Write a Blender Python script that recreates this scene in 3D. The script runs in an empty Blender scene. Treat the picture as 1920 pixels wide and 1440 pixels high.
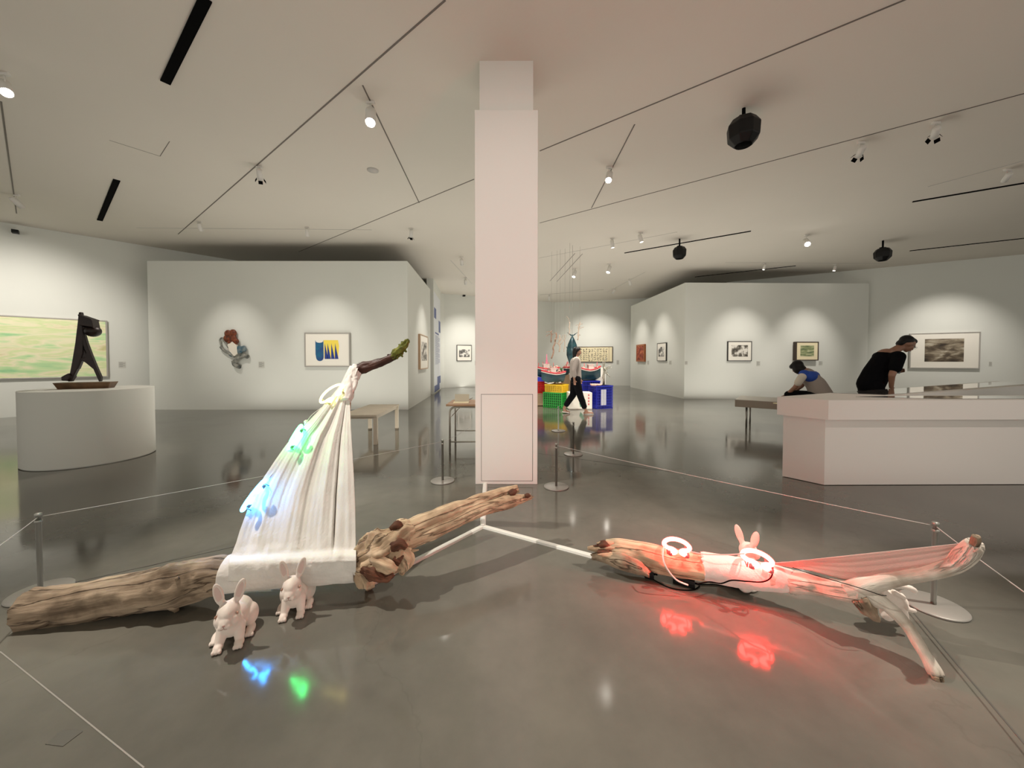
import bpy, bmesh, math, random
from mathutils import Vector, Matrix, noise
random.seed(7)
C = bpy.context.scene.collection
SC = bpy.context.scene
PI = math.pi

# ---------------------------------------------------------------- camera
W, H = 1920, 1440
F = 680.0; EYE = 1.31; TILT = math.radians(1.3); HORIZON = 675.0
YC = HORIZON + F*math.tan(TILT)
cd = bpy.data.cameras.new('camera'); cam = bpy.data.objects.new('camera', cd); C.objects.link(cam)
cam.location = (0, 0, EYE); cam.rotation_euler = (PI/2 - TILT, 0, 0)
cd.sensor_fit = 'HORIZONTAL'; cd.sensor_width = 36; cd.lens = F/W*36
cd.shift_y = (YC - H/2)/W
cd.clip_start = .05; cd.clip_end = 200
SC.camera = cam

# ---------------------------------------------------------------- view and world
SC.view_settings.view_transform = 'Standard'; SC.view_settings.look = 'None'
SC.view_settings.gamma = 1; SC.view_settings.use_curve_mapping = False
SC.view_settings.exposure = 1.40
w = bpy.data.worlds.new('world'); SC.world = w; w.use_nodes = True
w.node_tree.nodes['Background'].inputs[0].default_value = (1.0, .95, .85, 1)
w.node_tree.nodes['Background'].inputs[1].default_value = 0.40   # the rest of the gallery, behind the camera
SC.cycles.use_denoising = True
SC.cycles.max_bounces = 8; SC.cycles.diffuse_bounces = 5; SC.cycles.glossy_bounces = 4
SC.cycles.sample_clamp_indirect = 4.0

CEIL = 4.42
# ---------------------------------------------------------------- pixel helpers (where things stand in the room)
def ray(px, py):
    x = (px - 960)/F; y = -(py - YC)/F
    c, s = math.cos(TILT), math.sin(TILT)
    return Vector((x, c + y*s, -s + y*c))
def P(px, py, Y):
    d = ray(px, py); return Vector((0, 0, EYE)) + d*(Y/d.y)
def G(px, py, z=0.0):
    d = ray(px, py); return Vector((0, 0, EYE)) + d*((z - EYE)/d.z)
def PWall(px, py, A, B):
    A = Vector((A[0], A[1], 0)); B = Vector((B[0], B[1], 0)); n = Vector(((B-A).y, -(B-A).x, 0))
    d = ray(px, py); o = Vector((0, 0, EYE))
    return o + d*((A-o).dot(n)/d.dot(n))
def lin(r, g, b):
    f = lambda c: (c/255/12.92) if c/255 <= .04045 else ((c/255+.055)/1.055)**2.4
    return (f(r), f(g), f(b), 1)

# ---------------------------------------------------------------- lights of the room and added fill
def spot(loc, target, power, deg, blend=1.0, col=(1, .93, .84), size=.04):
    ld = bpy.data.lights.new('spot_light', 'SPOT'); ld.energy = power; ld.spot_size = math.radians(deg); ld.spot_blend = blend
    ld.color = col; ld.shadow_soft_size = size
    o = bpy.data.objects.new('spot_light', ld); C.objects.link(o); o.location = loc
    o.rotation_euler = (Vector(target) - Vector(loc)).to_track_quat('-Z', 'Y').to_euler()
    return o
def bounce_fill(x, y, sx, sy, power):       # added upward area lights imitating floor bounce, no lamps of the hall
    ld = bpy.data.lights.new('added_bounce_fill', 'AREA'); ld.shape = 'RECTANGLE'; ld.size = sx; ld.size_y = sy; ld.energy = power; ld.color = (1, .95, .84)
    o = bpy.data.objects.new('added_bounce_fill', ld); C.objects.link(o); o.location = (x, y, .02); o.rotation_euler = (PI, 0, 0); return o
bounce_fill(-3.0, 7.5, 8, 3.4, 38); bounce_fill(4.0, 9.8, 8, 4.4, 48); bounce_fill(0, 15, 5, 5, 36); bounce_fill(0, 1.0, 10, 5, 14)
# sculpture and hall lights, hung from the ceiling tracks, plus an added pillar flood
spot((-3.2, 2.3, 4.3), (-.75, 1.95, .2), 350, 58, .6, (1, .93, .83), .03)
spot((3.5, 1.5, 4.3), (1.25, 1.7, .1), 370, 44, .8, (1, .92, .82), .03)
spot((-4.2, 6.6, 4.3), (-5.55, 4.9, 1.1), 130, 38, .7)
spot((5.2, .6, 4.3), (4.6, 3.9, .5), 75, 52, 1, (1, .86, .80))
spot((.2, -2.6, 4.2), (0, 4.1, 2.0), 250, 44, 1, (1, .88, .82))  # flood added behind the camera to brighten the pillar
spot((1.5, 7.6, 4.3), (1.5, 9.9, .6), 230, 62, .9)
spot((.4, 11.6, 4.3), (.9, 8.0, 0), 150, 60, .9)
spot((3.4, 9.5, 4.3), (3.0, 9.0, 0), 380, 84, 1)
spot((-1.4, 7.4, 4.3), (-1.2, 5.6, .3), 100, 60, .9)

# ---------------------------------------------------------------- materials
def mat(name, col=(.8, .8, .8), rough=.6, metal=0, spec=.5, emit=None, es=0, noise_amt=0, noise_scale=8, bump=0, bump_scale=60, alpha=1, sheen=0, trans=0, col2=None):
    m = bpy.data.materials.new(name); m.use_nodes = True
    nt = m.node_tree; b = nt.nodes['Principled BSDF']
    c = col if len(col) == 4 else (*col, 1)
    b.inputs['Base Color'].default_value = c; b.inputs['Roughness'].default_value = rough
    b.inputs['Metallic'].default_value = metal; b.inputs['Specular IOR Level'].default_value = spec
    if trans: b.inputs['Transmission Weight'].default_value = trans
    if emit: b.inputs['Emission Color'].default_value = (*emit[:3], 1); b.inputs['Emission Strength'].default_value = es
    tc = nt.nodes.new('ShaderNodeTexCoord')
    if noise_amt or col2:
        n = nt.nodes.new('ShaderNodeTexNoise'); n.inputs['Scale'].default_value = noise_scale; n.inputs['Detail'].default_value = 5
        nt.links.new(tc.outputs['Object'], n.inputs['Vector'])
        r = nt.nodes.new('ShaderNodeValToRGB'); nt.links.new(n.outputs['Fac'], r.inputs['Fac'])
        r.color_ramp.elements[0].position = .35; r.color_ramp.elements[1].position = .65
        k = 1 - noise_amt
        r.color_ramp.elements[0].color = (c[0]*k, c[1]*k, c[2]*k, 1) if not col2 else (*col2[:3], 1)
        r.color_ramp.elements[1].color = c
        nt.links.new(r.outputs['Color'], b.inputs['Base Color'])
    if bump:
        n2 = nt.nodes.new('ShaderNodeTexNoise'); n2.inputs['Scale'].default_value = bump_scale; n2.inputs['Detail'].default_value = 6
        nt.links.new(tc.outputs['Object'], n2.inputs['Vector'])
        bp = nt.nodes.new('ShaderNodeBump'); bp.inputs['Strength'].default_value = bump; bp.inputs['Distance'].default_value = .01
        nt.links.new(n2.outputs['Fac'], bp.inputs['Height']); nt.links.new(bp.outputs['Normal'], b.inputs['Normal'])
    return m

M = {}
M['wall'] = mat('wall_paint', lin(224, 226, 220), .85, spec=.3, noise_amt=.02, noise_scale=1.2, bump=.03, bump_scale=180)
M['ceil'] = mat('ceiling_paint', lin(226, 220, 210), .9, spec=.2, noise_amt=.02, noise_scale=.7, bump=.03, bump_scale=120)
M['plinth'] = mat('plinth_paint', lin(222, 218, 212), .6, spec=.35, bump=.02, bump_scale=200)
M['black'] = mat('black_paint', (.003, .003, .003), .9, spec=.05)
M['blackgloss'] = mat('black_plastic', (.006, .006, .006), .45, spec=.25)
M['track'] = mat('track_grey', (.16, .14, .12), .6)
M['trackwhite'] = mat('track_white', (.55, .53, .5), .6)
M['white'] = mat('white_enamel', (.78, .77, .74), .4)
M['steel'] = mat('brushed_steel', (.32, .31, .28), .38, metal=.85)
M['postpaint'] = mat('post_paint', (.26, .245, .22), .45, metal=.3)
M['cord'] = mat('elastic_cord', (.36, .34, .31), .7)
M['seam'] = mat('seam_line', (.03, .028, .024), .7)

def floor_mat():
    m = bpy.data.materials.new('polished_concrete'); m.use_nodes = True; nt = m.node_tree; b = nt.nodes['Principled BSDF']; L = nt.links.new
    tc = nt.nodes.new('ShaderNodeTexCoord')
    n = nt.nodes.new('ShaderNodeTexNoise'); n.inputs['Scale'].default_value = 1.1; n.inputs['Detail'].default_value = 9; n.inputs['Roughness'].default_value = .62
    L(tc.outputs['Object'], n.inputs['Vector'])
    r = nt.nodes.new('ShaderNodeValToRGB'); e = r.color_ramp.elements
    e[0].position = .32; e[0].color = (.085, .081, .068, 1); e[1].position = .7; e[1].color = (.145, .135, .112, 1)
    L(n.outputs['Fac'], r.inputs['Fac'])
    # faint hairline cracks
    v = nt.nodes.new('ShaderNodeTexVoronoi'); v.feature = 'DISTANCE_TO_EDGE'; v.inputs['Scale'].default_value = .55
    nd = nt.nodes.new('ShaderNodeTexNoise'); nd.inputs['Scale'].default_value = 2.5; nd.inputs['Detail'].default_value = 6
    L(tc.outputs['Object'], nd.inputs['Vector'])
    mx = nt.nodes.new('ShaderNodeVectorMath'); mx.operation = 'SCALE'; mx.inputs['Scale'].default_value = .6
    L(nd.outputs['Color'], mx.inputs[0])
    ad = nt.nodes.new('ShaderNodeVectorMath'); L(tc.outputs['Object'], ad.inputs[0]); L(mx.outputs[0], ad.inputs[1]); L(ad.outputs[0], v.inputs['Vector'])
    rr = nt.nodes.new('ShaderNodeValToRGB'); rr.color_ramp.elements[0].color = (.62, .6, .58, 1); rr.color_ramp.elements[1].position = .004; rr.color_ramp.elements[1].color = (1, 1, 1, 1)
    L(v.outputs['Distance'], rr.inputs['Fac'])
    mm = nt.nodes.new('ShaderNodeMix'); mm.data_type = 'RGBA'; mm.blend_type = 'MULTIPLY'; mm.inputs['Factor'].default_value = .22
    L(r.outputs['Color'], mm.inputs['A']); L(rr.outputs['Color'], mm.inputs['B']); L(mm.outputs['Result'], b.inputs['Base Color'])
    n2 = nt.nodes.new('ShaderNodeTexNoise'); n2.inputs['Scale'].default_value = .9; n2.inputs['Detail'].default_value = 4
    L(tc.outputs['Object'], n2.inputs['Vector'])
    mr = nt.nodes.new('ShaderNodeMapRange'); mr.inputs['From Min'].default_value = .3; mr.inputs['From Max'].default_value = .7; mr.inputs['To Min'].default_value = .06; mr.inputs['To Max'].default_value = .15
    L(n2.outputs['Fac'], mr.inputs['Value']); L(mr.outputs['Result'], b.inputs['Roughness'])
    b.inputs['Specular IOR Level'].default_value = .6
    n3 = nt.nodes.new('ShaderNodeTexNoise'); n3.inputs['Scale'].default_value = 5; n3.inputs['Detail'].default_value = 2
    L(tc.outputs['Object'], n3.inputs['Vector'])
    bp = nt.nodes.new('ShaderNodeBump'); bp.inputs['Strength'].default_value = .05; bp.inputs['Distance'].default_value = .01
    L(n3.outputs['Fac'], bp.inputs['Height']); L(bp.outputs['Normal'], b.inputs['Normal'])
    return m
M['floor'] = floor_mat()

def wood_mat(name, ca, cb, dark=.35, rough=.75, along=1.3, across=22, crack=.5):
    m = bpy.data.materials.new(name); m.use_nodes = True; nt = m.node_tree; b = nt.nodes['Principled BSDF']; L = nt.links.new
    at = nt.nodes.new('ShaderNodeAttribute'); at.attribute_name = 'grain'
    mp = nt.nodes.new('ShaderNodeMapping'); mp.inputs['Scale'].default_value = (across, across, along); L(at.outputs['Vector'], mp.inputs['Vector'])
    n = nt.nodes.new('ShaderNodeTexNoise'); n.inputs['Scale'].default_value = 1; n.inputs['Detail'].default_value = 8; n.inputs['Roughness'].default_value = .65
    L(mp.outputs['Vector'], n.inputs['Vector'])
    r = nt.nodes.new('ShaderNodeValToRGB'); e = r.color_ramp.elements
    e[0].position = .3; e[0].color = (*ca, 1); e[1].position = .68; e[1].color = (*cb, 1); L(n.outputs['Fac'], r.inputs['Fac'])
    # large stains
    n2 = nt.nodes.new('ShaderNodeTexNoise'); n2.inputs['Scale'].default_value = 7; n2.inputs['Detail'].default_value = 5; L(at.outputs['Vector'], n2.inputs['Vector'])
    r2 = nt.nodes.new('ShaderNodeValToRGB'); r2.color_ramp.elements[0].position = .36; r2.color_ramp.elements[0].color = (dark, dark*.9, dark*.8, 1)
    r2.color_ramp.elements[1].position = .52; r2.color_ramp.elements[1].color = (1, 1, 1, 1); L(n2.outputs['Fac'], r2.inputs['Fac'])
    m1 = nt.nodes.new('ShaderNodeMix'); m1.data_type = 'RGBA'; m1.blend_type = 'MULTIPLY'; m1.inputs['Factor'].default_value = .7
    L(r.outputs['Color'], m1.inputs['A']); L(r2.outputs['Color'], m1.inputs['B'])
    # long drying cracks
    mp3 = nt.nodes.new('ShaderNodeMapping'); mp3.inputs['Scale'].default_value = (9, 9, 1.1); L(at.outputs['Vector'], mp3.inputs['Vector'])
    n3 = nt.nodes.new('ShaderNodeTexNoise'); n3.inputs['Scale'].default_value = 1; n3.inputs['Detail'].default_value = 6; L(mp3.outputs['Vector'], n3.inputs['Vector'])
    sb = nt.nodes.new('ShaderNodeMath'); sb.operation = 'SUBTRACT'; sb.inputs[1].default_value = .5; L(n3.outputs['Fac'], sb.inputs[0])
    ab = nt.nodes.new('ShaderNodeMath'); ab.operation = 'ABSOLUTE'; L(sb.outputs[0], ab.inputs[0])
    r3 = nt.nodes.new('ShaderNodeValToRGB'); r3.color_ramp.elements[0].color = (.12, .08, .05, 1); r3.color_ramp.elements[1].position = .018; r3.color_ramp.elements[1].color = (1, 1, 1, 1)
    L(ab.outputs[0], r3.inputs['Fac'])
    m2 = nt.nodes.new('ShaderNodeMix'); m2.data_type = 'RGBA'; m2.blend_type = 'MULTIPLY'; m2.inputs['Factor'].default_value = crack
    L(m1.outputs['Result'], m2.inputs['A']); L(r3.outputs['Color'], m2.inputs['B']); L(m2.outputs['Result'], b.inputs['Base Color'])
    b.inputs['Roughness'].default_value = rough; b.inputs['Specular IOR Level'].default_value = .25
    add = nt.nodes.new('ShaderNodeMath'); add.operation = 'MULTIPLY'; L(n.outputs['Fac'], add.inputs[0]); L(r3.outputs['Color'], add.inputs[1])
    bp = nt.nodes.new('ShaderNodeBump'); bp.inputs['Strength'].default_value = .9; bp.inputs['Distance'].default_value = .010
    L(add.outputs[0], bp.inputs['Height']); L(bp.outputs['Normal'], b.inputs['Normal'])
    return m
M['drift'] = wood_mat('driftwood', (.13, .085, .052), (.44, .335, .235), .32, crack=.85)
M['driftlight'] = wood_mat('driftwood_light', (.33, .21, .125), (.66, .50, .34), .38, crack=.8)
M['driftpale'] = wood_mat('driftwood_pale', (.42, .36, .30), (.66, .60, .52), .55, crack=.5)
M['driftdark'] = wood_mat('wet_dark_wood', (.02, .009, .006), (.085, .03, .018), .4, rough=.45)
M['hollow'] = wood_mat('dark_hollow_wood', (.05, .02, .012), (.22, .09, .05), .4)  # dark brown for hollows, knot, splinters and broken ends
M['moss'] = wood_mat('mossy_bark', (.05, .06, .008), (.20, .21, .035), .4, along=14, across=14)

# ---------------------------------------------------------------- mesh builder
class MB:
    def __init__(s): s.v = []; s.f = []; s.mi = []; s.g = {}; s.sm = []
    def add(s, vs, fs, mi=0, smooth=False, grain=None):
        o = len(s.v); s.v += [Vector(v) for v in vs]
        for f in fs: s.f.append([o+i for i in f]); s.mi.append(mi); s.sm.append(smooth)
        if grain:
            for i, g in enumerate(grain): s.g[o+i] = g
        return s
    def box(s, c, d, rot=None, mi=0):
        hx, hy, hz = d[0]/2, d[1]/2, d[2]/2
        vs = [Vector((x*hx, y*hy, z*hz)) for x in (-1, 1) for y in (-1, 1) for z in (-1, 1)]
        if rot: vs = [rot @ v for v in vs]
        return s.add([v + Vector(c) for v in vs], [(0, 1, 3, 2), (4, 6, 7, 5), (0, 4, 5, 1), (2, 3, 7, 6), (0, 2, 6, 4), (1, 5, 7, 3)], mi)
    def b2(s, lo, hi, mi=0):
        return s.box([(a+b)/2 for a, b in zip(lo, hi)], [b-a for a, b in zip(lo, hi)], None, mi)
    def prism(s, poly, z0, z1, mi=0, top=None):
        n = len(poly); vs = [(x, y, z0) for x, y in poly] + [(x, y, z1) for x, y in (top or poly)]
        return s.add(vs, [list(range(n))[::-1], list(range(n, 2*n))] + [(i, (i+1) % n, n+(i+1) % n, n+i) for i in range(n)], mi)
    def slab(s, poly, y0, y1, mi=0):      # polygon in x,z extruded along y
        n = len(poly); vs = [(x, y0, z) for x, z in poly] + [(x, y1, z) for x, z in poly]
        return s.add(vs, [list(range(n)), list(range(n, 2*n))[::-1]] + [((i+1) % n, i, n+i, n+(i+1) % n) for i in range(n)], mi)
    def lathe(s, prof, c=(0, 0, 0), seg=32, mi=0, axis=None, smooth=True):
        R = Vector((0, 0, 1)).rotation_difference(Vector(axis)).to_matrix() if axis is not None else Matrix.Identity(3)
        vs = []; n = len(prof)
        for r, z in prof:
            for k in range(seg):
                a = 2*PI*k/seg; vs.append(R @ Vector((r*math.cos(a), r*math.sin(a), z)) + Vector(c))
        fs = [(i*seg+k, i*seg+(k+1) % seg, (i+1)*seg+(k+1) % seg, (i+1)*seg+k) for i in range(n-1) for k in range(seg)]
        fs += [list(range(seg))[::-1], [(n-1)*seg+k for k in range(seg)]]
        return s.add(vs, fs, mi, smooth)
    def ball(s, c, r, rot=None, seg=16, mi=0):
        if not hasattr(r, '__len__'): r = (r, r, r)
        vs = [Vector((0, 0, r[2]))]; rn = seg//2
        for i in range(1, rn):
            t = PI*i/rn
            for k in range(seg):
                a = 2*PI*k/seg; vs.append(Vector((r[0]*math.sin(t)*math.cos(a), r[1]*math.sin(t)*math.sin(a), r[2]*math.cos(t))))
        vs.append(Vector((0, 0, -r[2]))); last = len(vs)-1
        fs = [(0, 1+k, 1+(k+1) % seg) for k in range(seg)]
        for i in range(rn-2):
            for k in range(seg): fs.append((1+i*seg+k, 1+(i+1)*seg+k, 1+(i+1)*seg+(k+1) % seg, 1+i*seg+(k+1) % seg))
        o = 1+(rn-2)*seg
        fs += [(o+k, last, o+(k+1) % seg) for k in range(seg)]
        if rot: vs = [rot @ v for v in vs]
        return s.add([v+Vector(c) for v in vs], fs, mi, True)
    def tube(s, pts, r, seg=8, mi=0, closed=False, smooth=True, cap=True):
        pts = [Vector(p) for p in pts]; n = len(pts)
        rr = r if hasattr(r, '__len__') else [r]*n
        ts = [((pts[(i+1) % n] - pts[i-1]) if closed else (pts[min(i+1, n-1)] - pts[max(i-1, 0)])).normalized() for i in range(n)]
        up = Vector((0, 0, 1)) if abs(ts[0].z) < .9 else Vector((1, 0, 0))
        nn = (up - ts[0]*up.dot(ts[0])).normalized(); vs = []
        for i in range(n):
            nn = (nn - ts[i]*nn.dot(ts[i])).normalized(); bb = ts[i].cross(nn)
            for k in range(seg):
                a = 2*PI*k/seg; vs.append(pts[i] + (nn*math.cos(a) + bb*math.sin(a))*rr[i])
        m = n if closed else n-1
        fs = [(i*seg+k, i*seg+(k+1) % seg, ((i+1) % n)*seg+(k+1) % seg, ((i+1) % n)*seg+k) for i in range(m) for k in range(seg)]
        if not closed and cap: fs += [list(range(seg))[::-1], [(n-1)*seg+k for k in range(seg)]]
        return s.add(vs, fs, mi, smooth)
    def bar(s, a, b, r, seg=10, mi=0, r2=None):
        return s.tube([a, b], [r, r if r2 is None else r2], seg, mi)
    def capsule(s, a, b, ra, rb, seg=16):
        s.ball(a, ra, seg=seg); s.ball(b, rb, seg=seg); s.tube([a, b], [ra, rb], seg); return s
    def limb(s, pts, rad, seg=44, step=.012, amp=.12, freq=9, seed=0, knots=(), mi=0, jag=0, flat=1.0, fine=.03):
        """irregular wood: pts centre line, rad radii; knots = (t, angle, size, height)"""
        cp, cr = spline(pts, rad, step); n = len(cp); L = 0; vs = []; gr = []
        ts = [(cp[min(i+1, n-1)] - cp[max(i-1, 0)]).normalized() for i in range(n)]
        up = Vector((0, 0, 1)) if abs(ts[0].z) < .9 else Vector((0, 1, 0))
        nn = (up - ts[0]*up.dot(ts[0])).normalized()
        for i in range(n):
            if i: L += (cp[i]-cp[i-1]).length
            nn = (nn - ts[i]*nn.dot(ts[i])).normalized(); bb = ts[i].cross(nn); R = cr[i]
            for k in range(seg):
                a = 2*PI*k/seg; g = Vector((math.cos(a)*R, math.sin(a)*R, L))
                q = Vector((g.x*freq*1.4+seed*7.3, g.y*freq*1.4+seed*3.1, g.z*freq*.45))
                d = 1 + amp*noise.fractal(q, 1.0, 2.0, 3)*1.3
                q2 = Vector((g.x*70+seed, g.y*70, g.z*14)); d += fine*noise.noise(q2)
                for (t, ka, ks, kh) in knots:
                    dl = (L - t)/ks; da = math.atan2(math.sin(a-ka), math.cos(a-ka))*R/ks; q3 = dl*dl+da*da
                    if q3 < 9: d += (kh/R)*(math.exp(-q3) - (.75*math.exp(-q3*9) if kh > 0 else 0))
                p = cp[i] + (nn*math.cos(a)*flat + bb*math.sin(a))*R*d
                if jag and (i < 3 or i > n-4):
                    e = 1 if i > n-4 else -1
                    p += ts[i]*e*jag*abs(noise.noise(Vector((math.cos(a)*3+seed, math.sin(a)*3, seed*2.2))))*2
                vs.append(p); gr.append(g)
        fs = [(i*seg+k, i*seg+(k+1) % seg, (i+1)*seg+(k+1) % seg, (i+1)*seg+k) for i in range(n-1) for k in range(seg)]
        o = len(vs)
        for e, i in ((0, 0), (1, n-1)):
            cpt = sum((vs[i*seg+k] for k in range(seg)), Vector())/seg
            vs.append(cpt + ts[i]*(.2 if e else -.2)*cr[i]*(0 if jag else 1)*.4); gr.append(Vector((0, 0, 0 if not e else L)))
            fs += [((o+e, i*seg+(k+1) % seg, i*seg+k) if not e else (o+e, i*seg+k, i*seg+(k+1) % seg)) for k in range(seg)]
        return s.add(vs, fs, mi, True, gr)
    def mesh(s, name, mats):
        me = bpy.data.meshes.new(name); me.from_pydata([tuple(v) for v in s.v], [], s.f)
        for m in (mats if isinstance(mats, (list, tuple)) else [mats]): me.materials.append(M[m] if isinstance(m, str) else m)
        me.polygons.foreach_set('material_index', s.mi); me.polygons.foreach_set('use_smooth', s.sm)
        if s.g:
            at = me.attributes.new('grain', 'FLOAT_VECTOR', 'POINT')
            for i in range(len(s.v)): at.data[i].vector = s.g.get(i, s.v[i])
        bm = bmesh.new(); bm.from_mesh(me); bmesh.ops.recalc_face_normals(bm, faces=bm.faces[:]); bm.to_mesh(me); bm.free()
        me.update(); return me
    def build(s, name, mats, parent=None, label=None, bevel=0, loc=None):
        o = bpy.data.objects.new(name, s.mesh(name, mats)); C.objects.link(o)
        if parent: o.parent = parent
        if label: o['label'] = label
        if loc: o.location = loc
        if bevel:
            b = o.modifiers.new('bevel', 'BEVEL'); b.width = bevel; b.segments = 2; b.limit_method = 'ANGLE'
        return o
    def blob(s, name, mats, voxel, parent=None, smooth=6, label=None, post=None):
        """union of all closed shapes as one continuous surface"""
        o = s.build('tmp', mats); r = o.modifiers.new('r', 'REMESH'); r.mode = 'VOXEL'; r.voxel_size = voxel
        sm = o.modifiers.new('s', 'SMOOTH'); sm.iterations = smooth; sm.factor = .5
        dg = bpy.context.evaluated_depsgraph_get(); dg.update()
        me = bpy.data.meshes.new_from_object(o.evaluated_get(dg)); me.name = name
        if post:
            for v in me.vertices: v.co = post(v.co)
        me.polygons.foreach_set('use_smooth', [True]*len(me.polygons))
        bpy.data.objects.remove(o)
        q = bpy.data.objects.new(name, me); C.objects.link(q)
        if parent: q.parent = parent
        if label: q['label'] = label
        return q

def catmull(p0, p1, p2, p3, t):
    return .5*((2*p1) + (p2-p0)*t + (2*p0-5*p1+4*p2-p3)*t*t + (3*p1-p0-3*p2+p3)*t**3)
def spline(pts, rad=None, step=.02):
    pts = [Vector(p) for p in pts]; n = len(pts); out = []; ro = []
    rad = rad if rad is not None else [0]*n
    for i in range(n-1):
        a, b, c, d = pts[max(i-1, 0)], pts[i], pts[i+1], pts[min(i+2, n-1)]
        k = max(1, int((c-b).length/step))
        for j in range(k):
            t = j/k; out.append(catmull(a, b, c, d, t)); ro.append(rad[i]+(rad[i+1]-rad[i])*(t*t*(3-2*t)))
    out.append(pts[-1]); ro.append(rad[-1]); return out, ro

def tag(o, label, cat, group=None):
    o['label'] = label; o['category'] = cat
    if group: o['group'] = group
    return o
def thing(name, label, cat, loc=(0, 0, 0), rz=0, group=None):
    o = bpy.data.objects.new(name, None); C.objects.link(o); o.location = loc; o.rotation_euler = (0, 0, rz); o.empty_display_size = .1
    return tag(o, label, cat, group)
def struct(o): o['kind'] = 'structure'; return o
def copy_tree(o, parent=None):
    c = o.copy(); C.objects.link(c); c.parent = parent
    for ch in list(o.children): copy_tree(ch, c)
    return c
def local(o, p): return Vector(p) - Vector(o.location)
# ================================================================ THE ROOM
LW = ((-16.0, 3.3), (-6.3, 14.0))           # left wall line
BW = ((-3.45, 17.0), (2.3, 19.6)); BW2 = ((2.3, 19.6), (10.4, 17.2))
RW = ((19.0, 8.4), (8.6, 14.6))
PF = ((-9.55, 9.55), (-2.74, 9.55)); PS = ((-2.74, 9.55), (-3.0, 13.35)); PT = ((-3.0, 13.9), (-3.24, 16.6))
RF = ((5.8, 12.2), (12.1, 12.35)); RS = ((5.8, 12.2), (5.72, 17.5))
def wall(name, A, B, z0, z1, th, side=1, m='wall', top=None):
    A = Vector((*A, 0)); B = Vector((*B, 0)); d = (B-A).normalized(); n = Vector((d.y, -d.x, 0))*side*th
    mb = MB(); mb.prism([(p.x, p.y) for p in (A, B, B+n, A+n)], z0, z1)
    return struct(mb.build(name, m))
mb = MB(); mb.b2((-22, -6, -.2), (24, 24, 0)); struct(mb.build('floor', 'floor'))
mb = MB(); mb.b2((-22, -6, CEIL), (24, 24, CEIL+.2)); struct(mb.build('ceiling', 'ceil'))
wall('wall_left', *LW, 0, CEIL, .2, -1)
wall('wall_back', *BW, 0, CEIL, .2, -1)
wall('wall_back_right', *BW2, 0, CEIL, .2, -1)
wall('wall_right', *RW, 0, CEIL, .2, 1)
wall('wall_text', *PT, 0, CEIL, .25, -1)
wall('wall_far_left', (-6.5, 14.0), (-3.2, 17.1), 0, CEIL, .2, -1)
wall('wall_far_right', (10.2, 17.3), (8.7, 14.5), 0, CEIL, .2, -1)
PH = 3.9
# partition volumes (lower than the ceiling)
mb = MB(); mb.prism([PF[0], PF[1], PS[1], (-3.2, 13.42), (-2.96, 9.77), (-9.5, 9.77)], 0, PH); struct(mb.build('wall_partition_left', 'wall'))
mb = MB(); mb.prism([RS[1], RF[0], RF[1], (12.1, 12.57), (6.02, 12.42), (5.95, 17.5)], 0, PH); struct(mb.build('wall_partition_right', 'wall'))

# pillar
def pillar():
    Y = P(950, 908, 1).y; g = G(950, 908); x0 = P(891, 700, g.y).x; x1 = P(1008, 700, g.y).x; s = x1-x0
    t = thing('pillar', 'square white pillar in the middle of the hall, wide casing below a narrower shaft', 'pillar', ((x0+x1)/2, g.y+s/2, 0))
    mb = MB(); zt = P(950, 206, g.y).z; mb.b2((-s/2, -s/2, 0), (s/2, s/2, zt)); mb.build('casing', 'plinth', t, bevel=.004)
    a = s*.855/2; mb = MB(); mb.b2((-a, -a, zt), (a, a, CEIL)); mb.build('shaft', 'plinth', t)
    mb = MB(); px = [(902, 739), (999, 739), (999, 902), (902, 902)]; q = [P(x, y, g.y) for x, y in px]
    X0 = q[0].x-(x0+x1)/2; X1 = q[1].x-(x0+x1)/2; Z1 = q[0].z; Z0 = q[2].z; y = -s/2-.0005
    k = .004
    for lo, hi in (((X0, y-.001, Z0), (X0+k, y+.002, Z1)), ((X1-k, y-.001, Z0), (X1, y+.002, Z1)), ((X0, y-.001, Z0), (X1, y+.002, Z0+k)), ((X0, y-.001, Z1-k), (X1, y+.002, Z1))): mb.b2(lo, hi)
    pn = MB().b2((X0+k, y-.002, Z0+k), (X1-k, y+.002, Z1-k)).build('access_panel', 'plinth', t, 'flush white service hatch outlined by a dark gap')
    mb.build('panel_gap', 'seam', pn)
    return t
pillar()

# joints and marks in the floor
def strip(name, a, b, wd, m, z=.001, th=.001, n=None):
    a = Vector(a); b = Vector(b); d = (b-a).normalized(); nn = Vector((-d.y, d.x, 0))*wd/2
    mb = MB(); mb.prism([(p.x, p.y) for p in (a-nn, b-nn, b+nn, a+nn)], z-th, z); return mb.build(name, m)
M['joint'] = mat('floor_joint', (.06, .056, .048), .5)
M['scratch'] = mat('floor_scratch', (.24, .22, .19), .5)
M['hatch'] = mat('floor_plate', (.075, .07, .055), .35)
k = 1
for a, b, m, wd in (((0, 1222), (270, 1440), 'scratch', .004), ((1705, 1140), (1925, 1400), 'joint', .006), ((1010, 850), (1260, 885), 'joint', .006), ((60, 1110), (440, 1025), 'joint', .005)):
    struct(strip('trim_%d' % k, G(*a), G(*b), wd, m, .0014, .0012)); k += 1
q = [G(*p) for p in ((85, 1396), (118, 1368), (155, 1372), (118, 1400))]
mb = MB(); mb.prism([(p.x, p.y) for p in q], .0002, .0016); struct(mb.build('trim_%d' % k, 'hatch')); k += 1

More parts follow.
